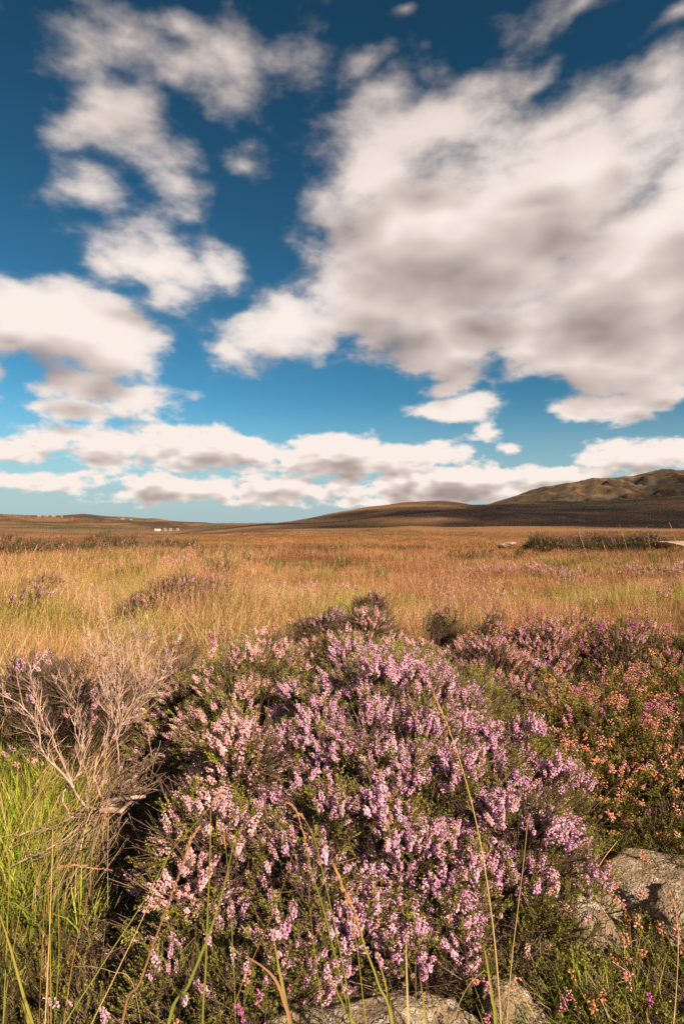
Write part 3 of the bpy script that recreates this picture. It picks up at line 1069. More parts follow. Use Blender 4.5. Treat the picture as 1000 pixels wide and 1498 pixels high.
# ------------------------------------------------------------------ stones
def rock(name, label, px, py, Y, size, seed, rotz=0, group='stones'):
    import bmesh
    r = np.random.default_rng(seed)
    bm = bmesh.new()
    bmesh.ops.create_icosphere(bm, subdivisions=5, radius=1.0)
    o3 = r.random(3) * 40
    me = bpy.data.meshes.new(name)
    bm.to_mesh(me)
    bm.free()
    p = np.empty(len(me.vertices) * 3)
    me.vertices.foreach_get('co', p)
    p = p.reshape(-1, 3)
    for k in range(9):                       # broad cleavage faces
        rr = np.random.default_rng(seed * 31 + k)
        nrm = rr.normal(size=3)
        nrm /= np.linalg.norm(nrm)
        cut = .58 + .27 * rr.random()
        dd = p @ nrm
        p = p - nrm * (np.maximum(dd - cut, 0) * .9)[:, None]
    f = fbm(p[:, 0] * 2.2 + o3[0] + p[:, 2], p[:, 1] * 2.2 + o3[1] - p[:, 2], 3) * .22
    f2 = fbm(p[:, 0] * 8 + o3[2], p[:, 1] * 8 + p[:, 2] * 7, 4)
    f = f + f2 * .09 - np.clip(.06 - np.abs(f2), 0, 1) * .6
    p = p * (1 + f)[:, None] * np.array(size)
    me.vertices.foreach_set('co', p.ravel())
    me.update()
    me.polygons.foreach_set('use_smooth', [True] * len(me.polygons))
    me.materials.append(M['rock'])
    c_ = P(px, py, Y)
    o = obj(name, me, None, tuple(c_))
    o.rotation_euler = (r.normal(0, .1), r.normal(0, .1), rotz)
    return tag(o, label, 'stone', group)


rock('stone', 'broad brown lichened stone at the right, below the orange heather', 938, 1300, 1.52, (.23, .17, .074), 3, -.25)
rock('stone', 'smaller rough stone just below the broad right-hand stone', 850, 1358, 1.36, (.11, .09, .075), 5, -.4)
rock('stone', 'pale stone at the bottom centre under the large heather bush', 545, 1522, 1.10, (.22, .11, .085), 7, .1)
rock('stone', 'weathered stone between grass and heather at the bottom right of centre', 742, 1478, 1.15, (.07, .06, .05), 9, -.5)
rock('stone', 'stone cut off by the right edge of the picture below the broad one', 1010, 1345, 1.38, (.10, .10, .07), 13, .3)
rock('boulder', 'long pale grey rock slab lying in the grass at the far right', 990, 799, 42, (2.6, 1.3, .40), 15, .05, None)
rock('boulder', 'small pale rock in the grass left of the long slab', 740, 797, 42, (.7, .5, .22), 17, .1, None)

# ------------------------------------------------------------------ grass of the moor
GT = [M['straw'], M['seed']]
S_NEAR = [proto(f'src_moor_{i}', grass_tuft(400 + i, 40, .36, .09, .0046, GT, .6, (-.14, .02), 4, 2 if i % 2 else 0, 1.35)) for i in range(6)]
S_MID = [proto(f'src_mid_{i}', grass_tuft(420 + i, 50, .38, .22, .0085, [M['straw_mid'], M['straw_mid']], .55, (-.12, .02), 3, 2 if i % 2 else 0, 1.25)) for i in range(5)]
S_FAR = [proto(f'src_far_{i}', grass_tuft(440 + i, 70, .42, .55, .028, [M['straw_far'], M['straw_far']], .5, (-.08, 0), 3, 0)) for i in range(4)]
S_GREEN = [proto(f'src_green_{i}', grass_tuft(460 + i, 30, .25, .05, .0062, [M['greengrass']], .55, (-.05, 0), 4, 0)) for i in range(6)]
S_SHORT = [proto(f'src_short_{i}', grass_tuft(480 + i, 22, .09, .04, .0026, [M['greengrass']], .6, (0, 0), 3, 0)) for i in range(4)]


def wedge(n, y0, y1, r, half=.66, power=1.0):
    y = y0 * (y1 / y0) ** r.random(n) if power == 0 else (y0 ** (power + 1) + (y1 ** (power + 1) - y0 ** (power + 1)) * r.random(n)) ** (1 / (power + 1))
    x = (r.random(n) * 2 - 1) * half * y
    return x, y


def grass_field(name, label, protos, n, y0, y1, seed, half=.68, power=1.0, size=(.75, 1.2), keep=None, cat='grass', patch=0.0):
    r = np.random.default_rng(seed)
    x, y = wedge(n, y0, y1, r, half, power)
    if keep is not None:
        kk = keep(x, y, r)
        x, y = x[kk], y[kk]
    z = ground_z(x, y)
    n = len(x)
    s = r.uniform(size[0], size[1], n) * (1 + patch * fbm(x * .9 / max(1, y0 / 4), y * .9 / max(1, y0 / 4), 3))
    d = np.stack([r.normal(0, .08, n), r.normal(0, .08, n), np.ones(n)], 1)
    o = scatter(name, protos, np.stack([x, y, z], 1), eulers(d, r.random(n) * .9 - .45), s, None, (0, 0, 0), r)
    return tag(o, label, cat)


def near_keep(x, y, r):
    # along the back edge of the heather
    px = 500 + FPX * x / y
    edge = np.interp(px, [-100, 0, 150, 260, 330, 420, 520, 600, 680, 760, 900, 1000, 1100], [2.5, 2.5, 2.9, 2.7, 3.0, 3.4, 3.6, 3.4, 3.1, 3.2, 3.4, 3.4, 3.4])
    return y > edge + r.normal(0, .15, len(x))


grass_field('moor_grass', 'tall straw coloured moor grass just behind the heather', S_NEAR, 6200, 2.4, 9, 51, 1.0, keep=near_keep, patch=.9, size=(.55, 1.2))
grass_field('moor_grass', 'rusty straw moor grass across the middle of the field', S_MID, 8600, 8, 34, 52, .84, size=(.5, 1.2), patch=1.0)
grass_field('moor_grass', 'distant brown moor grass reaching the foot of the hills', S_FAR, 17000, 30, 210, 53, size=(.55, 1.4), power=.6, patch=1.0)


grass_field('moor_grass', 'straw moor grass right of the bell heather, at the edge of view', S_NEAR, 2600, 1.4, 4.0, 58, 1.6, keep=lambda x, y, r: (x > 1.75 + r.normal(0, .1, len(x))) | (x < -1.75), size=(.6, 1.1))


def green_keep(x, y, r):
    px = 500 + FPX * x / y
    return (px + r.normal(0, 14, len(x)) < 128 - (y - 1.5) * 20) & (fbm(x * 4, y * 4, 2) > -.25) & (r.random(len(x)) < (y - 1.36) / .4)


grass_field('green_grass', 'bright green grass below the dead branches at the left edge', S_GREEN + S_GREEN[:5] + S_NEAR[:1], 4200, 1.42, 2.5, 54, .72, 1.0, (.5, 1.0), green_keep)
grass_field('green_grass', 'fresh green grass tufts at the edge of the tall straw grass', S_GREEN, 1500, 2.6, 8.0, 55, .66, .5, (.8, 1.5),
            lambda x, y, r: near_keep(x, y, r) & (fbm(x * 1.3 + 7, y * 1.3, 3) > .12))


S_RUSH = [proto(f'src_rush_{i}', grass_tuft(500 + i, 55, .52, .10, .0058, [M['rush'], M['seed']], .35, (-.12, 0), 4, 3, 1.0)) for i in range(4)]
grass_field('rushes', 'dark green rush tussocks standing here and there in the straw grass', S_RUSH, 420, 3.6, 22, 59, .8, .8, (.6, 1.15), lambda x, y, r: near_keep(x, y, r) & (fbm(x * .35 + 1, y * .35 + 5, 2) > .10), 'rushes')


def mottled(x, y, r):
    return near_keep(x, y, r) & (fbm(x * .55 + 3, y * .55, 3) >.09 + .08 * (x > 0))


for nm, lab, src, n_, sd_ in (('heather_cover', 'patches of dusky flowering heather mixed into the grass of the field', S_RED + S_LING[:1], 6500, 56), ('heather_cover', 'patches of dark heather leaves mixed into the grass of the field', S_DARK, 17000, 57)):
    r = np.random.default_rng(sd_)
    x, y = wedge(n_, 3.2, 14 if sd_ == 56 else 60, r, .66, .45)
    kk = mottled(x, y, r)
    x, y = x[kk], y[kk]
    d = np.stack([r.normal(0, .35, len(x)), r.normal(0, .35, len(x)), np.ones(len(x))], 1)
    zz_ = ground_z(x, y) + (.16 if sd_ == 56 else .06) * r.random(len(x)) + (.08 if sd_ == 56 else 0)
    o = scatter(nm, src, np.stack([x, y, zz_], 1), eulers(d, r.random(len(x)) * 6.28), r.uniform(1.3, 2.4, len(x)) * np.clip(y / 9, 1, 3.5), None, (0, 0, 0), r)
    tag(o, lab, 'heather')

# low cover between the stones and under the bushes
def cover(name, label, protos, n, y0, y1, seed, keep, size=(.6, 1.1), tilt=.35, cat='ground cover', z0=-.005):
    r = np.random.default_rng(seed)
    x, y = wedge(int(n * 1.75), y0, y1, r, 1.26, 1.0)
    kk = keep(x, y, r)
    x, y = x[kk], y[kk]
    n = len(x)
    d = np.stack([r.normal(0, tilt, n), r.normal(0, tilt, n), np.ones(n)], 1)
    o = scatter(name, protos, np.stack([x, y, ground_z(x, y) + z0], 1), eulers(d, r.random(n) * 6.28), r.uniform(size[0], size[1], n), None, (0, 0, 0), r)
    return tag(o, label, cat)


STONES = [(.795, 1.52, .19, .14), (.57, 1.36, .09, .08), (.06, 1.10, .2, .10), (.335, 1.15, .065, .055), (.846, 1.38, .09, .09)]


def off_stones(x, y):
    k = np.ones(len(x), bool)
    for (cx, cy, rx, ry) in STONES:
        k &= ((x - cx) / rx) ** 2 + ((y - cy) / ry) ** 2 > 1.25
    return k


right = lambda x, y, r: (x > .25) & off_stones(x, y)
cover('low_heather', 'yellow green young heather shoots among the stones at the lower right', S_LIME + S_LIME + S_LEAF, 8500, .85, 2.3, 61, lambda x, y, r: right(x, y, r) & (fbm(x * 5, y * 5, 2) > -.35), (.6, 1.3))
cover('low_heather', 'mixed dark green low shoots covering the ground under the bushes', S_LEAF + S_DARK, 7000, .85, 3.0, 62, lambda x, y, r: off_stones(x, y) & (x > -.75), (.6, 1.2))
cover('dead_twigs', 'brown dead twigs and litter strewn over the ground between plants', S_DTWIG + S_TWIG, 4600, .85, 3.0, 63, lambda x, y, r: off_stones(x, y) & (500 + FPX * x / y > 120), (.35, .9), 1.2)
cover('short_grass', 'thin short grass growing between the stones at the lower right', S_SHORT, 1100, .85, 1.9, 64, lambda x, y, r: right(x, y, r), (.7, 1.5))
cover('moss', 'yellow green moss and short shoots on the left bank', S_LIME + S_SHORT, 2600, .95, 2.2, 65, lambda x, y, r: (x < -.45) & (500 + FPX * x / y < 190), (.4, .9))
cover('bell_heather', 'small faded orange bell heather sprigs scattered at the lower right', S_FADED, 620, .88, 1.85, 66, lambda x, y, r: (x > .27) & (x < 1.3) & (fbm(x * 6, y * 6, 2) > -.12), (.6, 1.1), .5)

# magenta bell heather sprigs one can pick out near the camera
for i, (px, py, Y, lab) in enumerate([
        (358, 1432, .98, 'magenta bell heather sprig at the bottom, third of the way from the left'),
        (376, 1478, .97, 'lowest magenta bell heather sprig at the bottom left of centre'),
        (258, 1490, .98, 'pink bell heather sprig at the bottom edge among short heather'),
        (735, 1420, 1.08, 'magenta bell heather sprig above the weathered stone'),
        (820, 1480, 1.0, 'magenta bell heather sprig at the bottom right'),
        (722, 1490, 1.0, 'purple bell heather sprig at the bottom edge below the weathered stone'),
        (918, 1425, 1.12, 'pink bell heather sprig in the green cover below the smaller rough stone'),
        (945, 1490, 1.02, 'magenta bell heather sprig at the bottom right corner'),
        (950, 1015, 1.85, 'bright magenta bell heather sprig amid orange heather near the right edge'),
        (975, 1030, 1.85, 'bright magenta bell heather sprig close to the right edge of the picture')]):
    c_ = P(px, py, Y)
    r = np.random.default_rng(700 + i)
    e = empty('bell_heather_sprig', (c_[0], c_[1], c_[2] - .07), lab, 'bell heather', 'magenta bell heather sprigs')
    mb = MB()
    zg = float(ground_z(c_[0], c_[1])) - c_[2] + .07
    mb.tube([(0.01, 0, min(zg, -.02)), (0.004, 0, min(zg, -.02) * .5), (0, 0, .01)], [.0016, .0014, .001], 4)
    obj('stem', mb.mesh('stem', [M['wood']]), e)
    for k_ in range(2 if i < 8 else 5):
        s_ = obj('flower_cluster', (S_MAG if (k_ + i) % 3 else S_FADED)[int(r.integers(4))].data, e, (r.normal(0, .010), r.normal(0, .010), r.normal(0, .012)))
        s_.rotation_euler = (r.normal(0, .3), r.normal(0, .3), r.random() * 6)
        s_.scale = (.8 if i < 8 else 1.0,) * 3

# ------------------------------------------------------------------ heather clumps out in the field
for i, (px, py, wpx, Y, flow, lab) in enumerate([
        (205, 868, 30, 5.2, 0, 'dusky heather clump at the left of the middle pink clump in the grass'),
        (228, 866, 46, 5.4, 0, 'dark left half of the pink heather clump out in the grass'),
        (262, 855, 44, 5.6, 1, 'bright pink heather clump out in the grass left of centre'),
        (310, 848, 40, 6.5, 1, 'faint pink heather clump right of the bright one in the grass'),
        (195, 829, 52, 9.0, 0, 'low reddish heather patch beyond the pink clumps'),
        (48, 845, 50, 7.0, 0, 'dusky heather clump near the left edge in pale grass'),
        (35, 866, 30, 5.6, 1, 'pink heather patch nearest the left edge in the grass'),
        (312, 830, 34, 9.5, 0, 'flat dark heather patch in the middle of the grass'),
        (245, 796, 30, 34, 2, 'dark rounded bush standing far out at the left of the field'),
        (272, 790, 16, 40, 1, 'tiny pink heather patch beside the far dark bush'),
        (170, 798, 60, 32, 2, 'dark green heather mound in the left distance beside the dark bush'),
        (95, 801, 60, 30, 2, 'dark green heather mound in the left distance, middle of three'),
        (20, 803, 60, 29, 2, 'dark green heather mound at the left edge of the field'),
        (870, 788, 90, 45, 2, 'dark heather mound in front of the shaded hill at the right'),
        (800, 793, 50, 44, 2, 'low dark heather patch left of the right-hand mound'),
        (930, 789, 60, 43, 2, 'dark heather mound just left of the grey rock slab'),
        (945, 775, 40, 70, 2, 'far dark bush above the grey rock slab')]):
    c_ = P(px, py, Y)
    zg = float(ground_z(c_[0], c_[1]))
    rw = wpx / 2 / FPX * Y
    hgt = max(c_[2] - zg, .30) * 1.0
    if Y < 15:
        hgt = min(hgt, .40)
        bush('heather_clump', lab, [(c_[0] - rw * .4, c_[1], rw * .6, rw * .6, hgt * .85), (c_[0] + rw * .45, c_[1] + .1, rw * .6, rw * .7, hgt)], 60 + i, spacing=.11, flower=S_LING if flow == 1 else S_RED, leaf=S_DARK + S_LEAF[:2], nflow=14, nleaf=8, ntwig=2, size=1.5, spread=.09, stems=8, rough=.07)
    else:
        hgt = min(max(hgt, .35), .8)
        rw *= 1.15
        bush('heather_clump', lab, [(c_[0], c_[1], rw, rw * .7, hgt)], 60 + i, spacing=.34, flower=S_RED if flow != 1 else S_LING, leaf=S_DARK + S_LEAF[:2], nflow=3 if flow == 2 else 8, nleaf=7, ntwig=1, size=6.0, spread=.34, stems=4, rough=.22, group='distant heather')
# ==== END OF FIELD

# ------------------------------------------------------------------ bare dead heather at the left
def spline(pts, n=4):
    """Catmull-Rom through pts"""
    pts = [np.array(p, float) for p in pts]
    out = []
    for i in range(len(pts) - 1):
        p0, p1, p2, p3 = pts[max(i - 1, 0)], pts[i], pts[i + 1], pts[min(i + 2, len(pts) - 1)]
        for k in range(n):
            s = k / n
            out.append(.5 * ((2 * p1) + (-p0 + p2) * s + (2 * p0 - 5 * p1 + 4 * p2 - p3) * s * s + (-p0 + 3 * p1 - 3 * p2 + p3) * s ** 3))
    out.append(pts[-1])
    return out


rd = np.random.default_rng(77)
DB = P(160, 1178, 1.72)
dead = empty('dead_heather', (DB[0], DB[1], float(ground_z(DB[0], DB[1]))), 'bare pinkish grey dead heather skeleton with fanned branches at the left', 'dead heather')
DB0 = np.array(dead.location)


def twig(mb, p, d, L, rad, depth):
    pts = [p]
    q_ = np.array(p, float)
    d = d / np.linalg.norm(d)
    n = 4
    for i in range(n):
        d = d + rd.normal(0, .16, 3) + np.array([0, 0, .10])
        d /= np.linalg.norm(d)
        q_ = q_ + d * L / n
        pts.append(q_.copy())
    mb.tube([x_ - DB0 for x_ in pts], [rad * (1 - .16 * i) for i in range(n + 1)], 5 if rad > .002 else 3, 0, rd.random())
    if depth > 0:
        for k_ in range(3 if depth > 1 else 2):
            i = int(rd.integers(1, n))
            side = rd.normal(0, .45, 3)
            twig(mb, pts[i], d + side, L * rd.uniform(.45, .75), rad * .6, depth - 1)


limbs = [  # main limbs traced in the photo: pixel points and depth along each
    [(150, 1178, 1.72), (130, 1176, 1.70), (112, 1150, 1.69), (90, 1124, 1.68), (64, 1092, 1.68), (58, 1062, 1.68), (40, 1036, 1.68), (0, 1012, 1.68)],
    [(112, 1150, 1.69), (98, 1118, 1.72), (84, 1086, 1.75), (66, 1050, 1.78), (52, 1010, 1.82), (46, 975, 1.86)],
    [(155, 1170, 1.72), (142, 1132, 1.74), (146, 1106, 1.76), (165, 1078, 1.78), (188, 1050, 1.80), (214, 1022, 1.82), (238, 990, 1.84)],
    [(178, 1135, 1.72), (176, 1100, 1.72), (172, 1060, 1.74), (156, 1012, 1.77), (146, 972, 1.80), (134, 936, 1.84)],
    [(170, 1095, 1.74), (178, 1058, 1.75), (176, 1010, 1.78), (186, 968, 1.80), (196, 935, 1.83)],
    [(165, 1078, 1.76), (190, 1036, 1.78), (206, 1000, 1.80), (212, 962, 1.83), (224, 936, 1.86)],
    [(150, 1108, 1.74), (160, 1076, 1.74), (162, 1046, 1.76), (170, 1008, 1.80), (168, 968, 1.84), (160, 940, 1.88)],
    [(172, 1070, 1.76), (196, 1030, 1.77), (222, 1004, 1.80), (246, 972, 1.84)],
    [(124, 1190, 1.66), (100, 1194, 1.62), (90, 1206, 1.60), (62, 1210, 1.58), (34, 1216, 1.56), (-10, 1222, 1.54)],
    [(158, 1172, 1.70), (128, 1200, 1.62), (100, 1222, 1.55), (72, 1240, 1.50), (20, 1262, 1.46)],
    [(160, 1172, 1.70), (182, 1150, 1.66), (206, 1128, 1.64), (222, 1108, 1.62)],
    [(110, 1195, 1.68), (98, 1170, 1.70), (100, 1150, 1.72), (118, 1130, 1.76), (122, 1100, 1.80), (112, 1060, 1.84), (118, 1020, 1.88)],
    [(132, 1178, 1.72), (132, 1140, 1.76), (120, 1100, 1.82), (124, 1066, 1.86), (108, 1030, 1.90), (96, 990, 1.94)],
]
for i, lm in enumerate(limbs):
    pts = spline([P(*q__) for q__ in lm], 4)
    r0 = .0038 if i in (0, 2, 8, 9) else .0025
    mb = MB()
    n = len(pts)
    pts = [p + rd.normal(0, .002, 3) for p in pts]
    mb.tube([p - DB0 for p in pts], [r0 * (1 - .62 * k_ / (n - 1)) for k_ in range(n)], 7, 0, rd.random())
    obj('branch', mb.mesh('branch', [M['deadwood']], True), dead)
    if i in (8, 9):
        continue
    mb = MB()
    for k_ in range(int(n * .35), n, 1 if 2 <= i <= 7 else 2):
        d = pts[min(k_ + 1, n - 1)] - pts[k_ - 1]
        for _ in range(2):
            twig(mb, pts[k_], d / np.linalg.norm(d) + rd.normal(0, .38, 3), rd.uniform(.05, .11), .0015, 2 if k_ % 2 else 1)
    o = obj('twigs', mb.mesh('twigs', [M['deadwood']]), dead)
    o['kind'] = 'stuff'
# gnarled root collar and the sheaf of dead grey stems that hangs from it
mb = MB()
for k_ in range(7):
    a = P(160 + rd.normal(0, 5), 1178 + rd.normal(0, 5), 1.70 + rd.normal(0, .02))
    b = P(205 + rd.normal(0, 8), 1150 + rd.normal(0, 14), 1.64 + rd.normal(0, .03))
    mb.tube([a - DB0, (a + b) / 2 - DB0 + rd.normal(0, .008, 3), b - DB0], [.011, .008, .004], 7, 0, rd.random())
obj('root', mb.mesh('root', [M['deadwood']], True), dead)
mb = MB()
for k_ in range(48):
    a = P(160 + rd.normal(0, 22), 1188 + rd.normal(0, 18), 1.66)
    tx, ty = rd.uniform(-10, 190), rd.uniform(1225, 1345)
    b = P(tx, ty, rd.uniform(1.32, 1.55))
    b[2] = max(b[2], float(ground_z(b[0], b[1])) + .01 + .03 * rd.random())
    mid = (a + b) / 2 + np.array([0, 0, rd.uniform(-.02, .05)]) + rd.normal(0, .035, 3)
    mb.tube([p - DB0 for p in spline([a, mid, b], 4)], [.0013] * 4 + [.0011] * 4 + [.0006], 3, 0, rd.random())
for k_ in range(70):
    a = P(180 + rd.normal(0, 12), 1160 + rd.normal(0, 10), 1.66)
    b = P(rd.uniform(180, 250), rd.uniform(1085, 1160), rd.uniform(1.55, 1.7))
    mid = (a + b) / 2 + rd.normal(0, .012, 3)
    mb.tube([p - DB0 for p in spline([a, mid, b], 3)], [.0012] * 6 + [.0006], 3, 0, rd.random())
o = obj('dead_stems', mb.mesh('dead_stems', [M['deadgrey']]), dead)
o['kind'] = 'stuff'


# ------------------------------------------------------------------ single grass stalks one can pick out
def stalk(label, pts, rad, kind='stalk', seed_len=0.0, seed_w=.004, flat=False, group='single grass stalks', tip=.35, r=None):
    """pts: photo pixels with depths, base first; seed_len: share of the stalk that carries the seed head"""
    r = np.random.default_rng(abs(hash(label)) % 99991 if r is None else r)
    W = [P(*q__) for q__ in pts]
    # carry the stalk on down to the ground
    b0 = W[0]
    zg = float(ground_z(b0[0], b0[1]))
    if b0[2] > zg:
        d = (W[0] - W[1])
        d = d / np.linalg.norm(d)
        d = np.array([d[0] * .5, d[1] * .5, -1.0])
        W = [np.array([b0[0] + d[0] * (b0[2] - zg) * .4, b0[1] + d[1] * (b0[2] - zg) * .4, zg - .005])] + W
    e = empty('grass_stalk', tuple(W[0]), label, 'grass stalk', group)
    S = [p - W[0] for p in spline(W, 6)]
    n = len(S)
    mb = MB()
    if flat:
        side = np.array([1, .2, 0])
        vs_, fs_, hh = [], [], []
        for i, p in enumerate(S):
            s = i / (n - 1)
            wd = rad * 1.5 * (1 - s ** 2.2 * .93)
            q_ = np.array([0, wd * .35, 0])
            vs_ += [p - side * wd, p + q_, p + side * wd]
            hh += [s] * 3
        for i in range(n - 1):
            a = 3 * i
            fs_ += [(a, a + 1, a + 4, a + 3), (a + 1, a + 2, a + 5, a + 4)]
        mb.add(vs_, fs_, 0, .5, hh)
        obj('leaf_blade', mb.mesh('leaf_blade', [M[kind]], True), e)
    else:
        mb.tube(S, [rad * (1 - (1 - tip) * i / (n - 1)) for i in range(n)], 6, 0, .5)
        obj('stem', mb.mesh('stem', [M[kind]], True), e)
    if seed_len:
        mb = MB()
        k0 = int((n - 1) * (1 - seed_len))
        seg = S[k0:]
        cnt = 34
        for i in range(cnt):
            s = i / cnt * (len(seg) - 1)
            a = int(s)
            p = seg[a] + (seg[min(a + 1, len(seg) - 1)] - seg[a]) * (s - a)
            d = seg[min(a + 1, len(seg) - 1)] - seg[max(a - 1, 0)]
            d = d / (np.linalg.norm(d) + 1e-9)
            o3 = r.normal(0, 1, 3)
            o3 -= d * np.dot(o3, d)
            o3 /= np.linalg.norm(o3)
            env = math.sin(math.pi * min(.97, .12 + .85 * i / cnt)) ** .7
            mb.bud(p, d * 1.5 + o3 * .55, seed_w * 2.3 * (.5 + .6 * env), seed_w * .75 * (.5 + .6 * env), 0, r.random(), 4, .4)
        obj('seed_head', mb.mesh('seed_head', [M['seed']]), e)
    return e


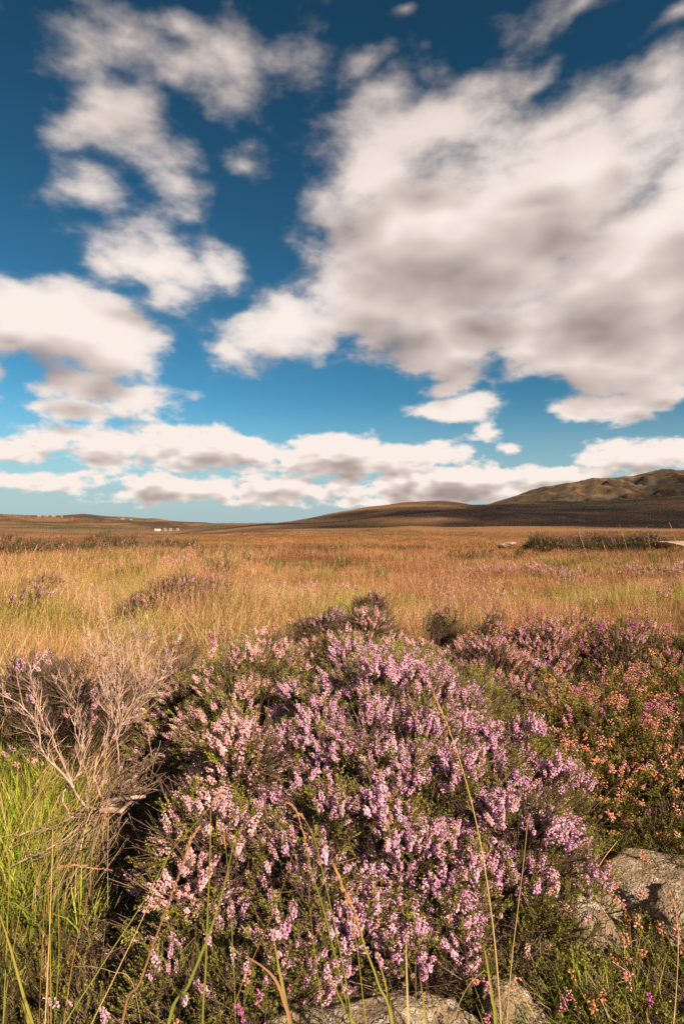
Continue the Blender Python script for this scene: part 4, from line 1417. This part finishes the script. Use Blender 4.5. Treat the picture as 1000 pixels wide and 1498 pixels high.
N9 = .92
STALKS = [
    ('green grass blade leaning in from the left edge at the bottom left corner', [(62, 1520, .95), (40, 1440, .95), (18, 1365, .95), (0, 1314, .95)], .0018, 'stalk', 0, 0, True),
    ('upright thin grass stalk nearest the left edge at the bottom', [(12, 1520, 1.0), (15, 1420, 1.0), (18, 1330, 1.0), (20, 1240, 1.0)], .0012, 'stalk', 0, 0, False),
    ('slanting thin green stalk second from the left edge at the bottom', [(14, 1470, 1.0), (28, 1370, 1.0), (42, 1290, 1.0), (56, 1225, 1.0)], .0010, 'stalk', 0, 0, False),
    ('left of three close upright stalks at the lower left', [(82, 1520, .98), (80, 1400, .98), (76, 1300, .98), (70, 1205, .98)], .0014, 'stalk', 0, 0, False),
    ('middle of three close upright stalks at the lower left', [(72, 1520, .96), (77, 1390, .96), (80, 1300, .96), (82, 1208, .96)], .0015, 'stalk_straw', 0, 0, False),
    ('right of three close upright stalks at the lower left', [(84, 1520, 1.0), (92, 1400, 1.0), (90, 1300, 1.0), (89, 1214, 1.0)], .0011, 'stalk', 0, 0, False),
    ('short broad green leaf blade at the bottom left', [(58, 1520, .93), (48, 1478, .93), (40, 1455, .93)], .003, 'stalk', 0, 0, True),
    ('brown stalk with drooping rusty seed head below the dead heather root', [(96, 1520, 1.05), (112, 1400, 1.08), (132, 1310, 1.1), (146, 1255, 1.1), (156, 1205, 1.1), (162, 1168, 1.1)], .0013, 'stalk_brown', .22, .0034, False),
    ('stalk whose orange seed head lies level at the lower left', [(70, 1330, 1.1), (78, 1285, 1.1), (90, 1266, 1.1), (112, 1261, 1.1), (140, 1264, 1.1), (168, 1267, 1.1)], .0010, 'stalk_brown', .68, .0036, False),
    ('stalk with dark red seed head standing at the lower left', [(78, 1500, .98), (76, 1440, .98), (73, 1390, .98), (69, 1355, .98)], .0012, 'stalk_brown', .55, .0034, False),
    ('long green stalk slanting right across the dark hollow', [(86, 1520, 1.0), (150, 1410, 1.05), (215, 1310, 1.1), (250, 1245, 1.12), (292, 1196, 1.13), (326, 1156, 1.14)], .0015, 'stalk', .12, .0028, False),
    ('long pale straw stalk slanting beside the green one in the hollow', [(128, 1520, 1.0), (170, 1425, 1.03), (205, 1352, 1.06), (228, 1300, 1.08), (252, 1240, 1.1)], .0012, 'stalk_straw', 0, 0, False),
    ('thick brown out of focus stalk with seed head at the lower left', [(180, 1520, .62), (210, 1425, .62), (240, 1340, .62), (262, 1280, .62), (280, 1228, .62), (292, 1205, .62)], .0016, 'stalk_brown', .45, .0030, False),
    ('upright out of focus olive stalk at the lower left of centre', [(299, 1520, .62), (303, 1420, .62), (306, 1330, .62), (309, 1250, .62), (310, 1180, .62)], .0014, 'stalk', 0, 0, False),
    ('broad out of focus green blade leaning right at the lower left of centre', [(246, 1520, .66), (280, 1430, .66), (308, 1360, .66), (330, 1290, .66), (346, 1215, .66)], .0012, 'stalk', 0, 0, True),
    ('thin green stalk with small tip against the pink flowers left of centre', [(346, 1450, 1.1), (342, 1370, 1.12), (338, 1300, 1.13), (333, 1245, 1.14), (327, 1208, 1.15)], .0011, 'stalk', .16, .0026, False),
    ('long thin reddish stalk rising from the bottom to the bush left of centre', [(330, 1520, 1.0), (352, 1440, 1.03), (380, 1375, 1.06), (408, 1310, 1.08), (430, 1240, 1.1)], .0010, 'stalk_brown', 0, 0, False),
    ('arching brown leaf curling over at the bottom left of centre', [(430, 1520, .84), (416, 1452, .85), (400, 1418, .86), (372, 1396, .87), (350, 1385, .88), (337, 1366, .88)], .0018, 'stalk_brown', 0, 0, True),
    ('green blade with brown tip in front of the arching leaf', [(428, 1520, .86), (418, 1450, .86), (408, 1400, .86), (400, 1352, .86)], .0019, 'stalk', 0, 0, True),
    ('green stalk with long pink seed head left of the blurred one', [(520, 1520, .98), (495, 1410, .98), (472, 1320, .98), (456, 1270, .98), (446, 1222, .98), (432, 1180, .98), (420, 1170, .98)], .0014, 'stalk', .34, .0034, False),
    ('green stalk with bare nodding top beside the pink seed head', [(518, 1520, 1.02), (506, 1430, 1.02), (488, 1340, 1.02), (472, 1270, 1.02), (461, 1225, 1.02), (444, 1192, 1.02), (432, 1190, 1.02)], .0013, 'stalk', .15, .003, False),
    ('thick stalk with large pink out of focus seed head near the bottom centre', [(574, 1520, .68), (552, 1430, .68), (532, 1375, .68), (518, 1330, .68), (500, 1290, .68), (486, 1258, .68)], .0018, 'stalk', .50, .0042, False),
    ('thin upright green stalk left of centre at the bottom', [(476, 1520, .95), (468, 1440, .95), (460, 1380, .95), (454, 1324, .95)], .0011, 'stalk', 0, 0, False),
    ('thin upright green stalk at the bottom centre reaching the bush', [(537, 1520, .95), (530, 1450, .95), (522, 1380, .95), (514, 1335, .95)], .0013, 'stalk', 0, 0, False),
    ('short brown stalk standing in front of the pale bottom stone', [(547, 1520, .95), (549, 1460, .95), (548, 1405, .95)], .0010, 'stalk_brown', 0, 0, False),
    ('green blade leaning left in front of the pale bottom stone', [(576, 1520, .93), (565, 1440, .93), (548, 1382, .93)], .0016, 'stalk', 0, 0, True),
    ('tall upright brown-edged blade in front of the pale bottom stone', [(597, 1520, .9), (594, 1440, .9), (592, 1366, .9)], .0015, 'stalk_straw', 0, 0, True),
    ('thin upright stalk right of the brown-edged blade', [(606, 1520, .92), (606, 1450, .92), (606, 1398, .92)], .0011, 'stalk', 0, 0, False),
    ('short stalk leaning left at the right end of the pale bottom stone', [(624, 1520, .92), (618, 1460, .92), (611, 1412, .92)], .0012, 'stalk', 0, 0, True),
    ('green blade crossing diagonally low at the bottom centre', [(530, 1520, .9), (505, 1465, .9), (475, 1406, .9)], .0017, 'stalk', 0, 0, True),
    ('long straw stalk bending up the right half of the large bush', [(729, 1520, .90), (724, 1420, .92), (716, 1335, .95), (702, 1240, .98), (686, 1165, 1.0), (666, 1096, 1.02), (645, 1040, 1.04), (628, 1002, 1.05)], .0017, 'stalk_straw', .20, .0034, False),
    ('pale thin stalk rising beside the long straw stalk', [(734, 1520, .95), (744, 1400, .98), (754, 1320, 1.0), (763, 1250, 1.02), (769, 1192, 1.04)], .0013, 'stalk_straw', 0, 0, False),
    ('out of focus olive stalk just left of the long straw stalk at the bottom', [(722, 1520, .7), (716, 1450, .7), (709, 1400, .7), (704, 1375, .7)], .0015, 'stalk', 0, 0, True),
    ('pale stalk with pinkish seed head near the right edge at the bottom', [(974, 1520, .95), (980, 1450, .97), (984, 1390, .98), (983, 1345, 1.0), (975, 1300, 1.0)], .0013, 'stalk_straw', .30, .0042, False),
    ('arched dry stalk at the bottom right of centre', [(655, 1520, 1.0), (664, 1470, 1.0), (682, 1432, 1.0), (705, 1410, 1.0)], .0012, 'stalk_straw', 0, 0, False),
    ('pale dead stem looping down over the broad right-hand stone', [(940, 1405, 1.33), (912, 1372, 1.36), (884, 1335, 1.38), (866, 1302, 1.40), (868, 1270, 1.43), (880, 1248, 1.46), (898, 1226, 1.5)], .0020, 'stalk_straw', 0, 0, False),
    ('thin grey stem crossing the lower left hollow', [(200, 1432, 1.12), (168, 1412, 1.12), (140, 1405, 1.12), (112, 1405, 1.12)], .0006, 'stalk_straw', 0, 0, False),
]
for i, a in enumerate(STALKS):
    stalk(a[0], a[1], a[2], a[3], a[4], a[5] or .003, a[6], r=900 + i)

# taller seed stalks standing above the field
rs_ = np.random.default_rng(91)
TALL = [(622, 800, 836, 'single rusty seed stalk standing tallest above the middle of the field'), (578, 783, 830, 'thin seed stalk standing left of the rusty one above the field'),
        (655, 842, 880, 'short seed stalk low in the grass at the middle'), (540, 792, 830, 'faint thin seed stalk left of the pair in mid field'),
        (845, 775, 850, 'seed stalk leaning left at the right of the field, below the dark hill'), (905, 768, 860, 'seed stalk leaning left above the right-hand grass, second from the slab'),
        (945, 770, 870, 'seed stalk with loose head over the rock slab'), (978, 764, 870, 'tallest seed stalk beside the right edge'),
        (815, 800, 870, 'curved seed stalk right of the middle in the field'), (348, 785, 840, 'thin pale stalk left of centre in the field'),
        (748, 800, 880, 'thin seed stalk between the middle and the right-hand stalks'), (880, 790, 875, 'short leaning seed stalk among the right-hand stalks')]
for i, (px, pyt, pyb, lab) in enumerate(TALL):
    Y = 4.2 if px < 760 else 3.6
    sx_ = rs_.uniform(5, 22) * (1 if px > 780 else .4)
    stalk(lab, [(px + sx_ * 1.3, pyb + 25, Y), (px + sx_ * .8, pyb - (pyb - pyt) * .4, Y), (px + sx_ * .35, pyt + 22, Y), (px, pyt, Y)], .0013, 'stalk_straw', .32, .0036, False, 'seed stalks above the field', r=950 + i)


# ------------------------------------------------------------------ far houses
def house(label, px, py, Y, L, Wd, H, wallc, roofc, rot=0.0, group='far houses'):
    c_ = P(px, py, Y)
    zg = float(ground_z(c_[0], c_[1]))
    e = empty('house', (c_[0], c_[1], max(zg, c_[2] - H)), label, 'house', group)
    e.rotation_euler = (0, 0, rot)
    L, Wd, H = L * .8, Wd * .8, H * .8
    a, b, h = L / 2, Wd / 2, H
    mb = MB()
    mb.add([(-a, -b, -2), (a, -b, -2), (a, b, -2), (-a, b, -2), (-a, -b, h), (a, -b, h), (a, b, h), (-a, b, h), (-a, 0, h + b * .8), (a, 0, h + b * .8)],
           [(0, 1, 5, 4), (1, 2, 6, 9, 5), (2, 3, 7, 6), (3, 0, 4, 8, 7)])
    obj('wall', mb.mesh('wall', [wallc]), e)
    mb = MB()
    o_, tk = .35, .25
    k = .8
    for s in (-1, 1):
        y0, z0, y1, z1 = s * (b + o_), h - o_ * k, 0, h + b * k
        vs_ = [(-a - o_, y0, z0 + .02), (a + o_, y0, z0 + .02), (a + o_, y1, z1 + .02), (-a - o_, y1, z1 + .02)]
        vs_ += [(x_, y_, z_ + tk) for x_, y_, z_ in vs_]
        mb.add(vs_, [(0, 1, 2, 3), (4, 5, 6, 7), (0, 1, 5, 4), (1, 2, 6, 5), (3, 0, 4, 7)])
    rf = obj('roof', mb.mesh('roof', [roofc]), e)
    mb = MB()
    for s in (-1, 1):
        x0 = s * (a - .5)
        vs_ = [(x0 + i * .4, j * .35, z_) for z_ in (h + b * k - .3, h + b * k + 1.2) for i, j in ((-1, -1), (1, -1), (1, 1), (-1, 1))]
        mb.add(vs_, [(0, 1, 5, 4), (1, 2, 6, 5), (2, 3, 7, 6), (3, 0, 4, 7), (4, 5, 6, 7)])
    obj('chimney', mb.mesh('chimney', [wallc]), rf)
    nw = max(2, int(L / 4))
    for i in range(nw):
        x_ = -a + L * (i + .5) / nw
        mb = MB()
        mb.add([(x_ - .5, -b - .03, .9), (x_ + .5, -b - .03, .9), (x_ + .5, -b - .03, 2.2), (x_ - .5, -b - .03, 2.2)], [(0, 1, 2, 3)])
        obj('window', mb.mesh('window', [DARKGLASS]), e)
    return e


WHITE = plain('white_render', (.36, .35, .34))
CREAM = plain('cream_render', (.27, .21, .15))
SLATE = plain('slate_roof', (.16, .17, .20))
REDROOF = plain('red_sheet', (.55, .04, .035))
PALEROOF = plain('pale_roof', (.24, .19, .14))
DARKGLASS = plain('window_glass', (.03, .035, .04), .15)
house('long low white house with pale roof in the valley left of centre', 231, 776, 950, 11, 5, 2.6, WHITE, plain('grey_roof', (.5, .5, .52)), .15)
house('small white house right of the long white one in the valley', 242, 775, 980, 4.5, 4, 2.8, WHITE, SLATE, .1)
house('white gabled house second from the right of the valley row', 250, 775, 985, 5, 4, 3.0, WHITE, SLATE, .3)
house('last small white house at the right end of the valley row', 260, 775, 990, 4.5, 4, 2.6, WHITE, SLATE, -.2)
house('cream house at the left end of the row on the far left skyline', 58, 760, 1500, 11, 6, 3.2, CREAM, PALEROOF, .1)
house('cream house second in the row on the far left skyline', 68, 759.5, 1500, 12, 6, 3.4, CREAM, PALEROOF, -.1)
house('cream house third in the row on the far left skyline', 79, 759.5, 1510, 11, 6, 3.0, CREAM, PALEROOF, .2)
house('pale house alone just left of the red barn', 91, 759, 1500, 5, 4, 3.6, CREAM, PALEROOF, 0)
house('bright red barn on the far left skyline', 106, 760.5, 1450, 6.5, 5, 3.6, REDROOF, REDROOF, .1, None)
house('pale roofed house on the skyline left of centre', 180, 760.5, 1500, 11, 6, 3.0, CREAM, PALEROOF, .1)
house('small pale house right end of the skyline left of centre', 192, 761, 1500, 7, 6, 2.6, CREAM, PALEROOF, .0)


# ------------------------------------------------------------------ unseen cloud up to the right, added and shaped to shade the hillside
def shade_cloud(name, label, spots, seed, z, group=None):
    import bmesh
    r = np.random.default_rng(seed)
    bm = bmesh.new()
    for (cx, cy, R_) in spots:
        for k_ in range(7):
            a = r.random() * 6.28
            s = R_ * r.uniform(.35, .75)
            q_ = Vector((cx + math.cos(a) * R_ * .6 * r.random(), cy + math.sin(a) * R_ * .6 * r.random(), z + r.uniform(-.1, .25) * R_))
            bmesh.ops.create_icosphere(bm, subdivisions=3, radius=1.0, matrix=Matrix.Translation(q_) @ Matrix.Diagonal((s, s, s * .5, 1)))
    me = bpy.data.meshes.new(name)
    bm.to_mesh(me)
    bm.free()
    p = np.empty(len(me.vertices) * 3)
    me.vertices.foreach_get('co', p)
    p = p.reshape(-1, 3)
    f = fbm(p[:, 0] * .02, p[:, 1] * .02 + p[:, 2] * .03, 3) * 30
    p[:, 2] += f
    p[:, 0] += f * .6
    me.vertices.foreach_set('co', p.ravel())
    me.polygons.foreach_set('use_smooth', [True] * len(me.polygons))
    m_, t = new_mat('cloud_white')
    df, tp, mx, ou = t.n('ShaderNodeBsdfDiffuse'), t.n('ShaderNodeBsdfTransparent'), t.n('ShaderNodeMixShader'), t.n('ShaderNodeOutputMaterial')
    df.inputs[0].default_value = (.9, .9, .9, 1)
    mx.inputs[0].default_value = .085
    t.put(mx.inputs[1], tp.outputs[0])
    t.put(mx.inputs[2], df.outputs[0])
    t.put(ou.inputs[0], mx.outputs[0])
    me.materials.append(m_)
    o = obj(name, me)
    return tag(o, label, 'cloud', group)


SH = SUN_DIR / SUN_DIR.z
CZ = 900.0


def shade_spot(x, y, R_, zg=0):
    k_ = CZ - zg
    return (x + SH.x * k_, y + SH.y * k_, R_)


spots = []
for (px, Y, R_) in [(470, 430, 40), (560, 400, 50), (650, 400, 60), (740, 400, 60), (830, 400, 70), (920, 400, 70), (1010, 400, 80), (520, 480, 60), (640, 490, 70), (760, 490, 80), (880, 490, 90), (1000, 490, 100), (420, 560, 60), (520, 600, 110), (600, 640, 120), (680, 620, 130), (760, 640, 150), (860, 620, 150), (960, 600, 150), (1060, 640, 200), (740, 760, 120), (840, 860, 170), (950, 900, 180), (1060, 1000, 220), (1030, 1500, 240), (960, 1450, 190), (1010, 1750, 280), (900, 1350, 140), (930, 1650, 160), (1100, 1650, 300)]:
    spots.append(shade_spot((px - 500) / FPX * Y, Y, R_, 10))
shade_cloud('cloud', 'unseen white cloud high to the right, added to shade the hillside', spots, 5, CZ)
